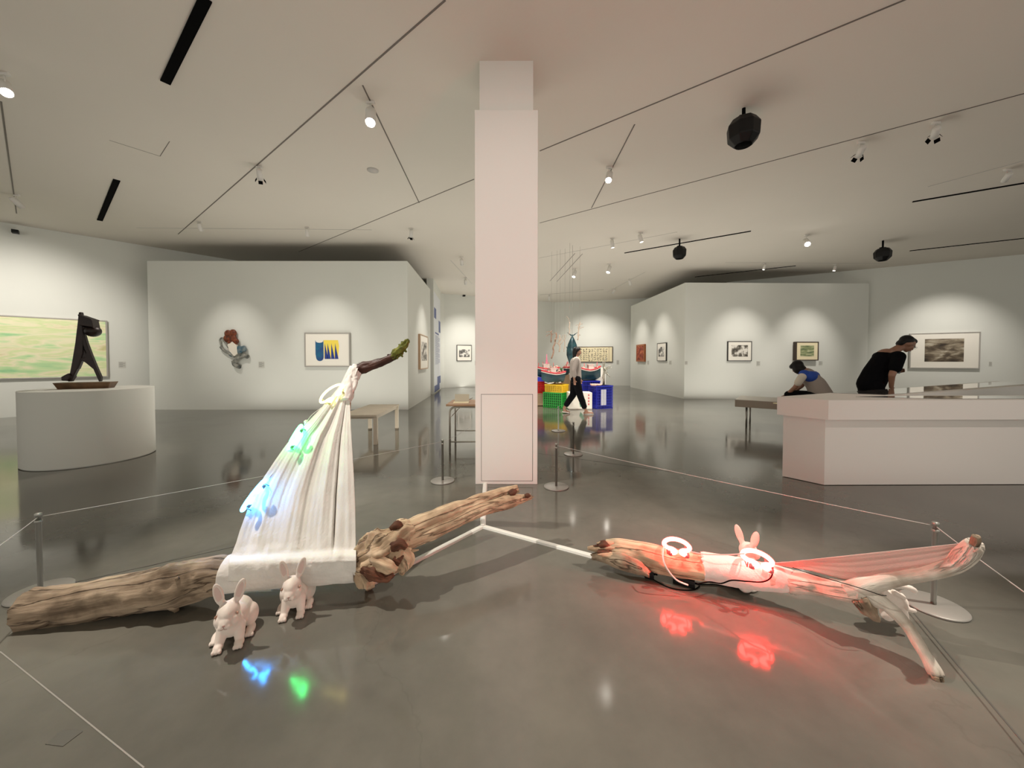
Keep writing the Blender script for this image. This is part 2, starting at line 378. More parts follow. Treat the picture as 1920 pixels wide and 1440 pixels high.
# ---------------------------------------------------------------- ceiling fittings
def slot(px0, px1, wd, label, th=.03, m='black', name='ceiling_slot', cat='vent', group=None):
    a = G(*px0, CEIL-.001); b = G(*px1, CEIL-.001)
    c = (a+b)/2; d = b-a; t = MB(); L = d.length
    ang = math.atan2(d.y, d.x)
    t.box((0, 0, -th/2), (L, wd, th)); o = t.build(name, m); o.location = (c.x, c.y, CEIL-.0006); o.rotation_euler = (0, 0, ang)
    return tag(o, label, cat, group)
slot((386, -4), (310, 154), .085, 'wide black linear slot in the ceiling near the top left of the photo', .012)
slot((219, 337), (187, 413), .085, 'short black linear slot in the ceiling above the round plinth', .012)
slot((1171, 474), (1408, 433), .05, 'black linear slot in the ceiling beyond the pillar, right of centre, beside a speaker', .012)
slot((1711, 378), (1925, 342), .05, 'black linear slot in the ceiling at the right edge, nearer of two', .012)
slot((1706, 470), (1925, 446), .05, 'black linear slot in the ceiling at the right edge, farther of two', .012)
slot((1303, 519), (1492, 498), .05, 'thin black linear slot in the ceiling just above the right partition wall', .012)
TR = [((835, 0), (334, 439), 'long grey lighting track running diagonally across the ceiling left of the pillar', 'track'),
      ((680, 160), (786, 380), 'short lighting track branching down from the long diagonal track left of the pillar', 'track'),
      ((560, 472), (889, 336), 'thin lighting track above the left partition meeting the pillar', 'track'),
      ((1012, 283), (1705, -4), 'long lighting track running from the pillar to the top right of the photo', 'track'),
      ((1190, 233), (1109, 390), 'short lighting track right of the pillar carrying one bright lamp', 'track'),
      ((1012, 418), (1925, 174), 'long thin lighting track behind the big black speaker', 'track'),
      ((256, 427), (697, 431), 'pale lighting track parallel to the top of the left partition', 'trackwhite'),
      ((2, 190), (31, 400), 'grey lighting track at the left edge of the ceiling', 'track'),
      ((1092, 476), (1044, 528), 'right one of two short parallel tracks beyond the pillar', 'track'),
      ((1078, 475), (1031, 527), 'left one of two short parallel tracks beyond the pillar', 'track'),
      ((1010, 484), (1270, 435), 'pale thin track beyond the pillar with two white spotlights', 'trackwhite'),
      ((1138, 548), (1210, 510), 'pale short track at the far end beside the right partition', 'trackwhite'),
      ((1012, 553), (1132, 543), 'farthest thin track in front of the back wall', 'track'),
      ((845, 488), (885, 532), 'short track above the far picture left of the pillar', 'trackwhite'),
      ((1360, 492), (1665, 494), 'pale thin track above the right partition wall', 'trackwhite'),
      ((1740, 350), (1925, 300), 'pale track at the right edge over the glass display table', 'trackwhite')]
for a, b, lab, m in TR: slot(a, b, .016, lab, .004, m, 'lighting_track', 'lighting track')
c = G(699, 319, CEIL); o = MB().lathe([(.09, 0), (.09, .006), (.085, .008)][::-1]).build('ceiling_cover_plate', 'trackwhite'); o.location = (c.x, c.y, CEIL-.0075)
tag(o, 'round flat grey cover plate on the ceiling left of the pillar', 'cover plate')
# faint hatch line in the ceiling
for a, b in (((205, 263), (300, 293)), ((300, 293), (318, 265))):
    s_ = slot(a, b, .008, '', .0015, 'track', 'trim_%d' % k); del s_['label']; del s_['category']; struct(s_); k += 1

# spotlights on tracks
M['lens'] = mat('lamp_lens', (1, 1, 1), .3, emit=(1, .93, .82), es=14)
M['lensdim'] = mat('lamp_lens_dim', (1, 1, 1), .3, emit=(1, .93, .82), es=1.6)
M['lampwhite'] = mat('lamp_housing', (.72, .70, .66), .5)
def lamp(px, py, label, aim, lit=2, doors=False, size=1.0, drop=.2):
    top = G(px, py, CEIL-drop); t = thing('track_spotlight', label, 'spotlight', (top.x, top.y, CEIL))
    MB().b2((-.05, -.016, -.03), (.05, .016, 0)).build('track_adapter', 'lampwhite', t)
    MB().bar((0, 0, -.03), (0, 0, -.1*size), .008).build('stem', 'lampwhite', t)
    piv = Vector((0, 0, -.1*size-.03)); ax = (Vector(aim) - (Vector((top.x, top.y, CEIL))+piv)).normalized()
    r = .04*size; L = .17*size
    MB().lathe([(r*.7, -.5*L), (r, -.42*L), (r, .5*L), (r*.93, .5*L), (r*.9, .44*L)], piv, 20, 0, ax).build('housing', 'lampwhite', t)
    MB().lathe([(r*.88, .40*L), (r*.88, .455*L)], piv, 20, 0, ax).build('lens', 'lens' if lit == 2 else 'lensdim', t)
    if doors:
        d = MB(); R = Vector((0, 0, 1)).rotation_difference(ax).to_matrix()
        for q in range(4):
            a = q*PI/2+.4; Rz = Matrix.Rotation(a, 3, 'Z') @ Matrix.Rotation(.5, 3, 'Y')
            d.box(piv + R @ Vector((math.cos(a)*r*1.5, math.sin(a)*r*1.5, .62*L)), (.003, r*1.5, r*1.3), R @ Rz)
        d.build('barn_doors', 'black', t, 'black barn door flaps')
    return t
LAMPS = [(10, 172, 'bright white spotlight at the very left edge of the ceiling', (-2, 2, 0), 2, False, 1.3, .2),
 (32, 385, 'white spotlight at the lower end of the left edge track', (-9, 10, 1.5), 1, False, 1.2, .2),
 (695, 225, 'large white tubular spotlight on the short track left of the pillar', (-1, 2.2, 0), 2, False, 1.5, .22),
 (487, 335, 'white spotlight with black flaps midway along the long diagonal track', (-6, 9.5, 1.3), 1, True, 1, .2),
 (375, 432, 'white spotlight where the diagonal track crosses the pale one', (-7, 9.5, 1.3), 1, False, 1, .2),
 (576, 442, 'small white spotlight above the framed blue and yellow print', (-5, 9.5, 1.3), 1, False, 1, .2),
 (771, 444, 'small spotlight with black flaps high between the left partition and the pillar', (-3, 10, 1.3), 1, True, 1, .2),
 (1142, 342, 'bright glowing spotlight on the short track right of the pillar', (.3, 3, 0), 2, False, 1.3, .25),
 (1148, 465, 'white spotlight, left one of the pair on the pale track beyond the pillar', (3, 9, 0), 1, False, 1.2, .25),
 (1201, 455, 'white spotlight, right one of the pair on the pale track beyond the pillar', (4, 8, 0), 1, False, 1.2, .25),
 (1512, 459, 'bright glowing spotlight in front of the right partition between two speakers', (5, 4.5, .5), 2, False, 1.6, .25),
 (1614, 290, 'spotlight with black flaps, left one of the pair on the thin right track', (8, 12, 1.4), 1, True, 1, .18),
 (1754, 255, 'spotlight with black flaps, right one of the pair on the thin right track', (12, 12, 1.4), 1, True, 1, .18),
 (1888, 338, 'pale spotlight at the right edge beside a black ceiling slot', (12, 12, 1.4), 1, False, 1, .18),
 (1077, 520, 'bright far spotlight above the boats, left of the pair', (1, 11, .4), 2, False, 1.5, .3),
 (1142, 512, 'bright far spotlight above the boats, right of the pair', (1.6, 10.5, .4), 2, False, 1.5, .3),
 (1181, 535, 'small far spotlight beside the right partition side face', (5.7, 15, 1.4), 1, False, 1.2, .25),
 (1151, 551, 'smallest far spotlight just before the back wall', (3, 19, 1.4), 1, False, 1.2, .25),
 (1030, 563, 'tiny far spotlight near the back corner right of the pillar', (2, 19, 1.4), 1, False, 1.2, .25),
 (1433, 505, 'lit spotlight over the right partition, left of two', (7.5, 12.2, 1.4), 2, False, 1, .2),
 (1565, 507, 'lit spotlight over the right partition, right of two', (10, 12.2, 1.4), 2, False, 1, .2),
 (866, 497, 'small white spotlight on the short track left of the pillar top, nearer one', (-2, 17, 1.4), 1, False, 1.3, .25),
 (873, 533, 'glowing far spotlight above the picture left of the pillar', (-2, 17, 1.4), 2, False, 1.3, .25)]
for L_ in LAMPS: lamp(*L_)

def speaker(px, py, wpx, label):
    Y = G(px, py-10, CEIL-.22).y; c = P(px, py, Y); r = wpx/F*Y/2
    t = thing('ceiling_speaker', label, 'speaker', (c.x, c.y, CEIL))
    dz = CEIL - c.z
    MB().bar((0, 0, 0), (0, 0, -dz+r*.8), .02).b2((-r*.35, -.03, -dz+r*.55), (r*.35, .03, -dz+r*1.0)).build('bracket', 'black', t)
    mb = MB(); mb.lathe([(r*.55, -r*.9), (r*.95, -r*.45), (r, r*.35), (r*.7, r*.8)], (0, 0, -dz), 8, 0, None, False)
    mb.build('cabinet', 'blackgloss', t, bevel=.01)
    MB().lathe([(r*.5, 0), (r*.5, .01)], (0, 0, -dz-r*.905), 24).build('grille', 'black', t)
speaker(1394, 247, 56, 'large black faceted speaker hanging from the ceiling, nearest of the three')
speaker(1274, 474, 25, 'small black ceiling speaker beside the black slot beyond the pillar')
speaker(1655, 477, 26, 'small black ceiling speaker near the right wall')
def cctv(px, py, A, B, label):
    c = PWall(px, py, A, B); ang = math.atan2(B[1]-A[1], B[0]-A[0])
    t = thing('security_camera', label, 'camera', c, ang)
    MB().b2((-.04, -.02, -.04), (.04, 0, .04)).build('wall_mount', 'white', t)
    MB().b2((-.05, -.16, -.035), (.05, -.02, .035)).build('camera_body', 'blackgloss', t)
cctv(30, 436, *LW, 'black security camera high on the left wall')
cctv(869, 555, *BW, 'small dark security camera high on the back wall left of the pillar')

# ================================================================ PICTURES
def art_mat(name, stops, scale=(1, 1, 1), nscale=3, detail=8, dist=0, rough=.6, coord='Object'):
    m = bpy.data.materials.new(name); m.use_nodes = True; nt = m.node_tree; b = nt.nodes['Principled BSDF']; L = nt.links.new
    tc = nt.nodes.new('ShaderNodeTexCoord'); mp = nt.nodes.new('ShaderNodeMapping'); mp.inputs['Scale'].default_value = scale
    L(tc.outputs[coord], mp.inputs['Vector']); n = nt.nodes.new('ShaderNodeTexNoise'); n.inputs['Scale'].default_value = nscale
    n.inputs['Detail'].default_value = detail; n.inputs['Distortion'].default_value = dist; L(mp.outputs['Vector'], n.inputs['Vector'])
    r = nt.nodes.new('ShaderNodeValToRGB'); L(n.outputs['Fac'], r.inputs['Fac']); e = r.color_ramp.elements
    e[0].position, e[0].color = stops[0]; e[1].position, e[1].color = stops[-1]
    for p_, c_ in stops[1:-1]: x = e.new(p_); x.color = c_
    L(r.outputs['Color'], b.inputs['Base Color']); b.inputs['Roughness'].default_value = rough
    return m
M['matboard'] = mat('mat_board', lin(240, 236, 226), .8, bump=.02)
M['frame_silver'] = mat('silver_frame', (.42, .40, .37), .4, metal=.5)
M['frame_black'] = mat('black_frame', (.02, .018, .016), .4)
M['frame_dark'] = mat('dark_brown_frame', (.05, .03, .02), .4)
M['frame_orange'] = mat('orange_wood_frame', (.42, .13, .04), .45, noise_amt=.3, noise_scale=30)
M['frame_gold'] = mat('pale_gold_frame', (.55, .47, .32), .4, metal=.3)
M['frame_wood'] = mat('light_wood_frame', (.42, .28, .17), .5)
M['painting'] = art_mat('green_yellow_painting', [(.28, lin(140, 205, 150)), (.40, lin(200, 228, 172)), (.48, lin(240, 234, 200)), (.55, lin(214, 228, 170)), (.62, lin(238, 230, 196)), (.7, lin(205, 200, 140)), (.8, lin(228, 232, 214))], (.55, 1, 2.6), 1.9, 9, .4)
M['bw1'] = art_mat('ink_landscape', [(.35, (.02, .02, .02, 1)), (.5, (.25, .24, .22, 1)), (.56, (.8, .78, .73, 1))], (1, 1, 1.3), 5.5, 8, .2)
M['bw2'] = art_mat('photo_tones', [(.36, (.02, .018, .015, 1)), (.47, (.2, .18, .15, 1)), (.56, (.75, .72, .66, 1))], (1, 1, 1), 7, 8)
M['sepia'] = art_mat('sepia_photo', [(.3, lin(40, 30, 22)), (.45, lin(95, 82, 66)), (.56, lin(150, 138, 118)), (.68, lin(200, 192, 175))], (.8, 1, 2), 3.5, 8, .5)
M['greenpaint'] = art_mat('green_landscape', [(.3, lin(70, 95, 70)), (.5, lin(140, 150, 105)), (.65, lin(205, 205, 170))], (.6, 1, 3), 6, 6, .4)
M['redpaint'] = art_mat('red_brown_painting', [(.35, lin(90, 30, 20)), (.5, lin(150, 55, 35)), (.65, lin(205, 120, 80))], (1, 1, 1), 8, 6)
M['cream'] = mat('cream_paper', lin(238, 226, 190), .8)
M['ink'] = mat('black_ink', (.015, .013, .012), .8)
M['placard'] = mat('placard_card', lin(205, 205, 198), .6)
M['placardtext'] = mat('placard_print', lin(120, 120, 116), .8)

def onwall(A, B, px0, py0, px1, py1):
    xm, ym = (px0+px1)/2, (py0+py1)/2
    l = PWall(px0, ym, A, B); r = PWall(px1, ym, A, B); c = (l+r)/2
    Yd = c.y; h = (py1-py0)/F*Yd; cz = EYE - (ym-HORIZON)/F*Yd
    # keep the pixel height right at the depth of the wall
    return Vector((c.x, c.y, cz)), (r-l).length, h, math.atan2((r-l).y, (r-l).x)
def picture(name, label, A, B, box, frame_m, fw, art, mat_in=None, depth=.05, fd=None, off=.0, cat='picture', light=None, shift=(0, 0), matm='matboard'):
    c, w_, h, ang = onwall(A, B, *box)
    t = thing(name, label, cat, c, ang); d = depth
    mb = MB()
    for lo, hi in (((-w_/2, -d, -h/2), (w_/2, -off, -h/2+fw)), ((-w_/2, -d, h/2-fw), (w_/2, -off, h/2)), ((-w_/2, -d, -h/2+fw), (-w_/2+fw, -off, h/2-fw)), ((w_/2-fw, -d, -h/2+fw), (w_/2, -off, h/2-fw))): mb.b2(lo, hi)
    mb.build('frame', frame_m, t, bevel=.002)
    if mat_in:
        MB().b2((-w_/2+fw, -d+.012, -h/2+fw), (w_/2-fw, -.002-off, h/2-fw)).build('mat_board', matm, t)
        ax, az = mat_in; a = (w_/2*ax[0] , h/2*az[0], w_/2*ax[1], h/2*az[1])
    else: a = (-w_/2+fw, -h/2+fw, w_/2-fw, h/2-fw)
    if art: MB().b2((a[0], -d+.010, a[1]), (a[2], -d+.0125 if mat_in else -.002-off, a[3])).build('artwork', art, t)
    if light:
        pw, deg, dist = light; pw *= 2.0; deg *= .86; dist += .25; n = Vector((math.sin(ang), -math.cos(ang), 0))
        if n.y > .5: n = -n
        s = c + n*dist; spot((s.x, s.y, CEIL-.12), c - Vector((0, 0, .35)), pw, deg, 1)
    return t, w_, h
WL = 40
picture('painting', 'huge pale green and yellow abstract painting on the left wall behind the round plinth', *LW, (-210, 592, 202, 711), 'frame_silver', .03, 'painting', depth=.06, light=(95, 105, 2.8), cat='painting')
# blue and yellow print
t, w_, h = picture('framed_print', 'white matted print of blue rounded shapes and yellow spikes on the left partition', *PF, (573, 624, 658, 688), 'frame_silver', .03, None, ((-1, 1), (-1, 1)), .06, light=(WL, 62, 1.9), cat='print')
M['p_teal'] = mat('print_teal', lin(20, 105, 140), .7, col2=lin(40, 70, 130), noise_scale=9); M['p_blue'] = mat('print_blue', lin(35, 60, 140), .7); M['p_yel'] = mat('print_yellow', lin(246, 222, 90), .7)
mb = MB(); s = h/64; y0, y1 = -.052, -.047
def pp(pts): return [((x-42)*s, (32-z)*s) for x, z in pts]
ar = [(20, 14)] + [(27.5+7.5*math.cos(PI-PI*i/8)*1, 15+4*math.sin(PI*i/8)) for i in range(1, 8)] + [(35, 14)]
mb.slab(pp(ar + [(35, 44)] + [(28+7*math.cos(PI*i/8), 46+7*math.sin(PI*i/8)) for i in range(9)] + [(20, 40)]), y0, y1, 0)
mb.slab(pp([(35.3, 14), (62, 14), (64, 25), (62, 48), (36, 48)]), y0+.003, y1, 2)
for x in (37.0, 42, 49, 56): mb.slab(pp([(x, 49), (x+.6, 20), (x+6.6, 49)]), y0, y0+.003, 1)
mb.build('artwork', ['p_teal', 'p_blue', 'p_yel'], t)
# cut-out collage relief
c, w_, h, ang = onwall(*PF, 414, 618, 469, 692)
t = thing('wall_relief', 'small cut out relief with brown flower shape and grey curls on the left partition', 'artwork', c, ang)
M['relief_brown'] = mat('relief_brown', lin(130, 62, 25), .5, col2=lin(70, 30, 15), noise_scale=14); M['relief_grey'] = mat('relief_grey', lin(170, 168, 158), .6, col2=lin(60, 66, 66), noise_scale=9)
M['relief_blue'] = mat('relief_blue', lin(45, 85, 105), .6, col2=lin(130, 140, 140), noise_scale=12); M['relief_white'] = mat('relief_white', lin(235, 228, 214), .6)
u = h/74
def rp(x, z, y=-.06): return Vector(((x-27)*u, y, (37-z)*u))
mb = MB()
for x, z, r in ((17, 8, 7), (26, 7, 7), (15, 17, 7), (24, 17, 9), (31, 22, 6), (21, 24, 5)): mb.ball(rp(x, z), (r*u, .035, r*u))
mb.build('flower', 'relief_brown', t)
mb = MB(); mb.tube(spline([rp(4, 30), rp(2, 20), rp(6, 16), rp(11, 24), rp(18, 34)], None, .02)[0], 1.6*u); mb.tube(spline([rp(3, 32), rp(10, 40), rp(20, 45), rp(28, 50)], None, .02)[0], 2.6*u)
mb.tube(spline([rp(27, 62), rp(36, 54), rp(46, 49), rp(53, 51)], None, .02)[0], [4*u]*40 if False else 4.2*u); mb.tube(spline([rp(27, 58), rp(29, 66), rp(38, 70)], None, .02)[0], 4*u)
mb.build('curls', 'relief_grey', t)
MB().slab([(rp(x, z).x, rp(x, z).z) for x, z in ((17, 28), (26, 23), (34, 30), (35, 45), (29, 50), (20, 40))], -.09, -.03).build('paper_patch', 'relief_white', t)
mb = MB(); mb.ball(rp(38, 38), (7*u, .03, 8*u)); mb.ball(rp(46, 36), (5*u, .03, 6*u)); mb.ball(rp(23, 46), (6*u, .03, 5*u)); mb.build('dark_blue_shape', 'relief_blue', t)
MB().bar((0, 0, 0), (0, -.06, 0), .02).build('wall_peg', 'frame_black', t)
n = Vector((math.sin(ang), -math.cos(ang), 0)); s = c+n*2.15; spot((s.x, s.y, CEIL-.12), c - Vector((0, 0, .3)), WL*1.7, 46, 1)

picture('framed_picture', 'brown edged picture hanging on the side face of the left partition', *PS, (784, 629, 799, 692), 'frame_wood', .03, 'bw2', ((-.65, .65), (-.5, .6)), .07, light=(42, 66, 1.6))
picture('framed_picture', 'small black framed ink landscape on the back wall left of the pillar', *BW, (856, 647, 884, 677), 'frame_black', .025, 'bw1', ((-.7, .7), (-.5, .45)), .05, light=(80, 80, 2.4))
picture('framed_picture', 'orange framed red brown painting on the side face of the right partition', *RS, (1196, 646, 1211, 678), 'frame_orange', .07, 'redpaint', None, .08, light=(42, 66, 1.6))
picture('framed_picture', 'black framed ink picture of a dark tree on the right partition side face', *RS, (1234, 643, 1251, 677), 'frame_black', .02, 'bw1', ((-.7, .55), (-.5, .55)), .05, light=(42, 66, 1.6))
picture('framed_picture', 'black framed monochrome photograph with wide mat on the right partition front', *RF, (1363, 640, 1408, 677), 'frame_black', .02, 'bw2', ((-.68, .68), (-.55, .6)), .05, light=(52, 64, 1.9))
picture('framed_picture', 'small green landscape in a dark frame above the crouching person', *RF, (1487, 641, 1529, 676), 'frame_dark', .03, 'greenpaint', ((-.6, .6), (-.55, .6)), .13, light=(52, 64, 1.9), matm='cream')
picture('framed_photograph', 'large sepia photograph in a silver frame on the right wall beside the bending man', *RW, (1704, 624, 1836, 691), 'frame_silver', .03, 'sepia', ((-.55, .56), (-.62, .66)), .07, light=(60, 80, 2.0))
# calligraphy scroll
t, w_, h = picture('calligraphy_scroll', 'long framed cream scroll of black brush calligraphy on the back wall', *BW2, (1079, 650, 1149, 679), 'frame_dark', .03, None, ((-1, 1), (-1, 1)), .06, light=(85, 92, 2.6), matm='cream', cat='calligraphy')
rr = random.Random(3)
for col in range(11):
    x = w_*.33 - col*w_*.075
    z = h*.36; mb = MB()
    while z > -h*.36:
        ch = h*rr.uniform(.07, .13)
        for q in range(5):
            a = Vector((x+rr.uniform(-.045, .045), 0, z-rr.uniform(0, ch))); an = rr.choice((0, .3, PI/2, 1.2, 2.2)); l_ = rr.uniform(.02, .07)
            mb.box((a.x, -.051, a.z), (l_, .002, rr.uniform(.009, .02)), Matrix.Rotation(an, 3, 'Y'))
        z -= ch+h*.035
    mb.build('writing_column', 'ink', t)
MB().b2((w_*.395, -.053, -h/2+.03), (w_*.41, -.047, h/2-.03)).build('scroll_band', 'frame_gold', t)

def placard(A, B, box, label):
    c, w_, h, ang = onwall(A, B, *box)
    t = thing('wall_label', label, 'wall label', c, ang)
    MB().b2((-w_/2, -.008, -h/2), (w_/2, 0, h/2)).build('card', 'placard', t)
    mb = MB(); n = 7
    for i in range(n):
        z = h*.36 - i*h*.11; mb.b2((-w_*.4, -.009, z-h*.018), (w_*(.4 if i % 3 else .1), -.0075, z+h*.018))
    mb.build('printed_text', 'placardtext', t)
placard(*LW, (222, 678, 236, 690), 'small label card right of the big green painting')
placard(*PF, (485, 678, 496, 690), 'small label card beside the collage relief on the left partition')
placard(*PF, (672, 679, 682, 690), 'small label card right of the blue and yellow print, by the raised branch')
placard(*BW, (890, 676, 896, 685), 'tiny label card beside the far ink landscape, at the pillar edge')
placard(*BW2, (1156, 675, 1161, 684), 'tiny label card right of the calligraphy scroll')
placard(*RS, (1214, 676, 1217, 684), 'tiny label card right of the orange framed painting')
placard(*RS, (1255, 676, 1259, 684), 'tiny label card right of the dark tree picture')
placard(*RF, (1284, 677, 1289, 684), 'tiny label card near the front corner of the right partition')
placard(*RF, (1418, 677, 1425, 686), 'small label card right of the black and white photograph')
placard(*RF, (1535, 677, 1542, 685), 'small label card right of the small green landscape')
placard(*RW, (1854, 678, 1860, 687), 'small label card right of the large sepia photograph')

# tall wall text
l = PWall(814, 700, *PT); r = PWall(825.5, 700, *PT); ang = math.atan2((r-l).y, (r-l).x)
c = (l+r)/2; t = thing('wall_text_panel', 'tall narrow white exhibition text panel with pale blue blocks left of the far picture', 'text panel', (c.x, c.y, 0), ang)
wt = (r-l).length
M['textblue'] = mat('text_panel_blue', lin(105, 115, 160), .7); M['panelwhite'] = mat('text_panel_white', lin(228, 231, 236), .6)
MB().b2((-wt/2, -.01, .05), (wt/2, 0, 3.95)).build('panel', 'panelwhite', t)
mb = MB()
for x0, x1, z0, z1 in ((-.5, -.2, 2.95, 3.35), (.2, .5, 2.5, 3.0), (-.05, .5, .3, .62), (-.5, .3, .05, .3)): mb.b2((x0*wt, -.013, z0), (x1*wt, -.009, z1))
for i in range(26): mb.b2((-.35*wt, -.013, 1.15+i*.045), (.38*wt if i % 5 else .1*wt, -.009, 1.162+i*.045))
mb.b2((-.35*wt, -.013, 2.36), (.2*wt, -.009, 2.42)); mb.build('printed_text', 'textblue', t)
# ================================================================ LEFT DRIFTWOOD SCULPTURE
M['cloth'] = mat('bleached_cotton', (.73, .69, .64), .9, spec=.15, noise_amt=.08, noise_scale=10, bump=.25, bump_scale=90)
M['clothwrap'] = mat('plastered_cloth', (.72, .67, .62), .8, spec=.2, noise_amt=.10, noise_scale=14, bump=.35, bump_scale=50)
def PR(l): return [P(x, y, Y) for x, y, Y, r in l], [r/F*Y for x, y, Y, r in l]
LOG = [(62, 1143, 1.80, 39), (150, 1129, 1.82, 34), (240, 1111, 1.86, 36), (330, 1096, 1.89, 39), (398, 1078, 1.92, 33), (433, 1075, 1.93, 30), (550, 1068, 1.97, 27), (690, 1058, 2.03, 27)]
sc = thing('driftwood_sculpture', 'grey brown driftwood trunk on the floor with an upright white cloth sail', 'sculpture', (P(330, 1096, 1.89).x, 1.93, 0))
def L0(pts): return [p - Vector(sc.location) for p in pts]
def build_at(mb, name, m, root=sc, **k):
    off = Vector(root.location)
    mb.v = [v - off for v in mb.v]; return mb.build(name, m, root, **k)
pts, rad = PR(LOG)
mb = MB(); mb.limb(pts, rad, seg=64, step=.007, amp=.11, freq=10, seed=1, knots=[(.50, 1.6, .02, .020), (.62, 1.2, .03, .022), (.72, 2.1, .028, -.012), (.80, 1.0, .03, .02), (.84, 1.8, .03, .024), (.3, 4, .04, .02), (.95, 2.2, .02, -.01), (.15, 2, .03, -.01), (.42, 2.5, .035, .012), (.66, .3, .05, .025), (.76, .2, .03, .018)], fine=.05)
# stub touching the floor under the thick part
a = P(318, 1112, 1.86); b = G(332, 1148); mb.limb([a, (a+b)/2, b+Vector((0, 0, .004))], [.05, .03, .01], seg=20, step=.008, amp=.3, seed=5)
build_at(mb, 'trunk', 'drift')
# small branch stubs
for i, (x, y, Y, dx, dy, r) in enumerate(((222, 1109, 1.785, -4, 2, .007), (331, 1087, 1.815, 2, -3, .010))):
    mb = MB(); a = P(x, y, Y+.03); b = P(x+dx, y+dy, Y-.005 if i < 2 else Y); mb.limb([a, b], [r*1.4, r], seg=16, step=.006, amp=.25, seed=i+11); build_at(mb, 'branch_stub', 'drift')
# gnarled root lump at the right end
mb = MB()
def LB(l, seed, amp=.2, seg=44, jag=0, m=mb, step=.007, knots=(), freq=11, flat=1, fine=.09):
    p_, r_ = PR(l); m.limb(p_, r_, seg=seg, step=step, amp=amp, seed=seed, jag=jag, knots=knots, freq=freq, flat=flat, fine=fine)
LB([(672, 1056, 2.02, 24), (692, 1048, 2.03, 33), (715, 1036, 2.05, 39), (738, 1020, 2.07, 36), (755, 1000, 2.10, 26), (772, 992, 2.13, 18)], 21, .32, 72, knots=[(.06, 3.0, .02, -.02), (.1, 1.0, .02, .02), (.14, 2.2, .025, .02), (.17, 4.0, .02, -.02), (.12, 5, .03, .02)])
LB([(676, 1062, 1.99, 16), (684, 1080, 1.97, 16), (692, 1096, 2.02, 9), (690, 1103, 2.06, 4)], 22, .4, 40, freq=24, step=.005, jag=.01)
LB([(700, 1050, 1.96, 14), (725, 1060, 1.94, 13), (742, 1068, 1.96, 7)], 24, .4, 44, freq=24, step=.005)
LB([(735, 1032, 2.03, 20), (752, 1040, 2.03, 17), (760, 1058, 2.05, 13), (752, 1074, 2.07, 6)], 25, .4, 44, freq=24, step=.005)
LB([(755, 1036, 2.06, 5), (770, 1034, 2.06, 3), (785, 1031, 2.06, 1)], 26, .2, 12)
build_at(mb, 'root_lump', 'driftlight')
m2 = MB(); LB([(682, 1066, 1.93, 9), (700, 1076, 1.915, 12), (722, 1082, 1.93, 8), (735, 1078, 1.94, 4)], 27, .45, 40, m=m2, freq=34, step=.004, jag=.012)
LB([(735, 1028, 1.985, 7), (748, 1022, 1.985, 9), (760, 1026, 2.0, 6)], 28, .45, 36, m=m2, freq=34, step=.004, jag=.008)
LB([(738, 1045, 1.98, 10), (752, 1052, 1.985, 9)], 29, .45, 36, m=m2, freq=34, step=.004); build_at(m2, 'dark_hollow', 'hollow', label='dark hollow of the root')
m2 = MB(); LB([(733, 990, 2.06, 5), (745, 983, 2.06, 8), (752, 988, 2.06, 5)], 30, .5, 20, m=m2, jag=.005); build_at(m2, 'knot', 'hollow')
# raised split branch
m3 = MB()
LB([(742, 1012, 2.09, 22), (775, 992, 2.14, 20), (830, 967, 2.24, 17), (890, 944, 2.38, 14), (935, 928, 2.50, 12), (968, 917, 2.58, 8)], 31, .13, 44, .012, m3, .009)
build_at(m3, 'split_branch', 'driftlight')
m3 = MB()
LB([(760, 1016, 2.09, 17), (800, 998, 2.15, 16), (850, 977, 2.24, 14), (900, 956, 2.36, 13), (950, 942, 2.48, 13), (992, 932, 2.58, 6)], 33, .13, 44, .02, m3, .009)
build_at(m3, 'split_branch', 'driftlight')
m3 = MB(); LB([(955, 926, 2.50, 5), (963, 922, 2.51, 6), (968, 919, 2.52, 3)], 34, .3, 16, m=m3); LB([(984, 930, 2.52, 3), (990, 929, 2.525, 4.5), (994, 930, 2.53, 2)], 35, .3, 16, m=m3); build_at(m3, 'broken_end', 'hollow', label='dark broken hollow ends of the branch')

# cloth wrapped round the trunk
m4 = MB(); wp, wr = PR([(427, 1075, 1.93, 33), (480, 1072, 1.945, 32), (550, 1067, 1.97, 30.5), (620, 1062, 1.995, 30), (669, 1058, 2.02, 30)])
m4.limb(wp, wr, seg=72, step=.008, amp=.035, freq=14, seed=3, fine=.012)
build_at(m4, 'cloth_wrap', 'clothwrap')
# the sail: rows from the log up to the tip
LE = [(1090, 429), (1060, 429), (1046, 431), (1036, 436), (1018, 443), (995, 450), (965, 461), (930, 475), (895, 495), (865, 515), (838, 534), (815, 552), (797, 572), (780, 588), (762, 605), (745, 620), (728, 634), (712, 643), (697, 650), (686, 656)]
RE = [(1090, 667), (1050, 668), (1000, 667), (950, 666), (900, 664), (850, 661), (800, 658), (750, 656), (730, 658), (712, 664), (700, 668), (686, 673)]
def lean(y, y0=1.97, z0=.25, sl=.74):
    k = (y-HORIZON)/F; s_ = (EYE-z0-y0*k)/(1+sl*k); return y0 + sl*s_
def interp(tab, y):
    for (ya, xa), (yb, xb) in zip(tab, tab[1:]):
        if yb <= y <= ya: return xa + (xb-xa)*(ya-y)/(ya-yb)
    return tab[0][1] if y > tab[0][0] else tab[-1][1]
NV, NU = 180, 240; vs = []
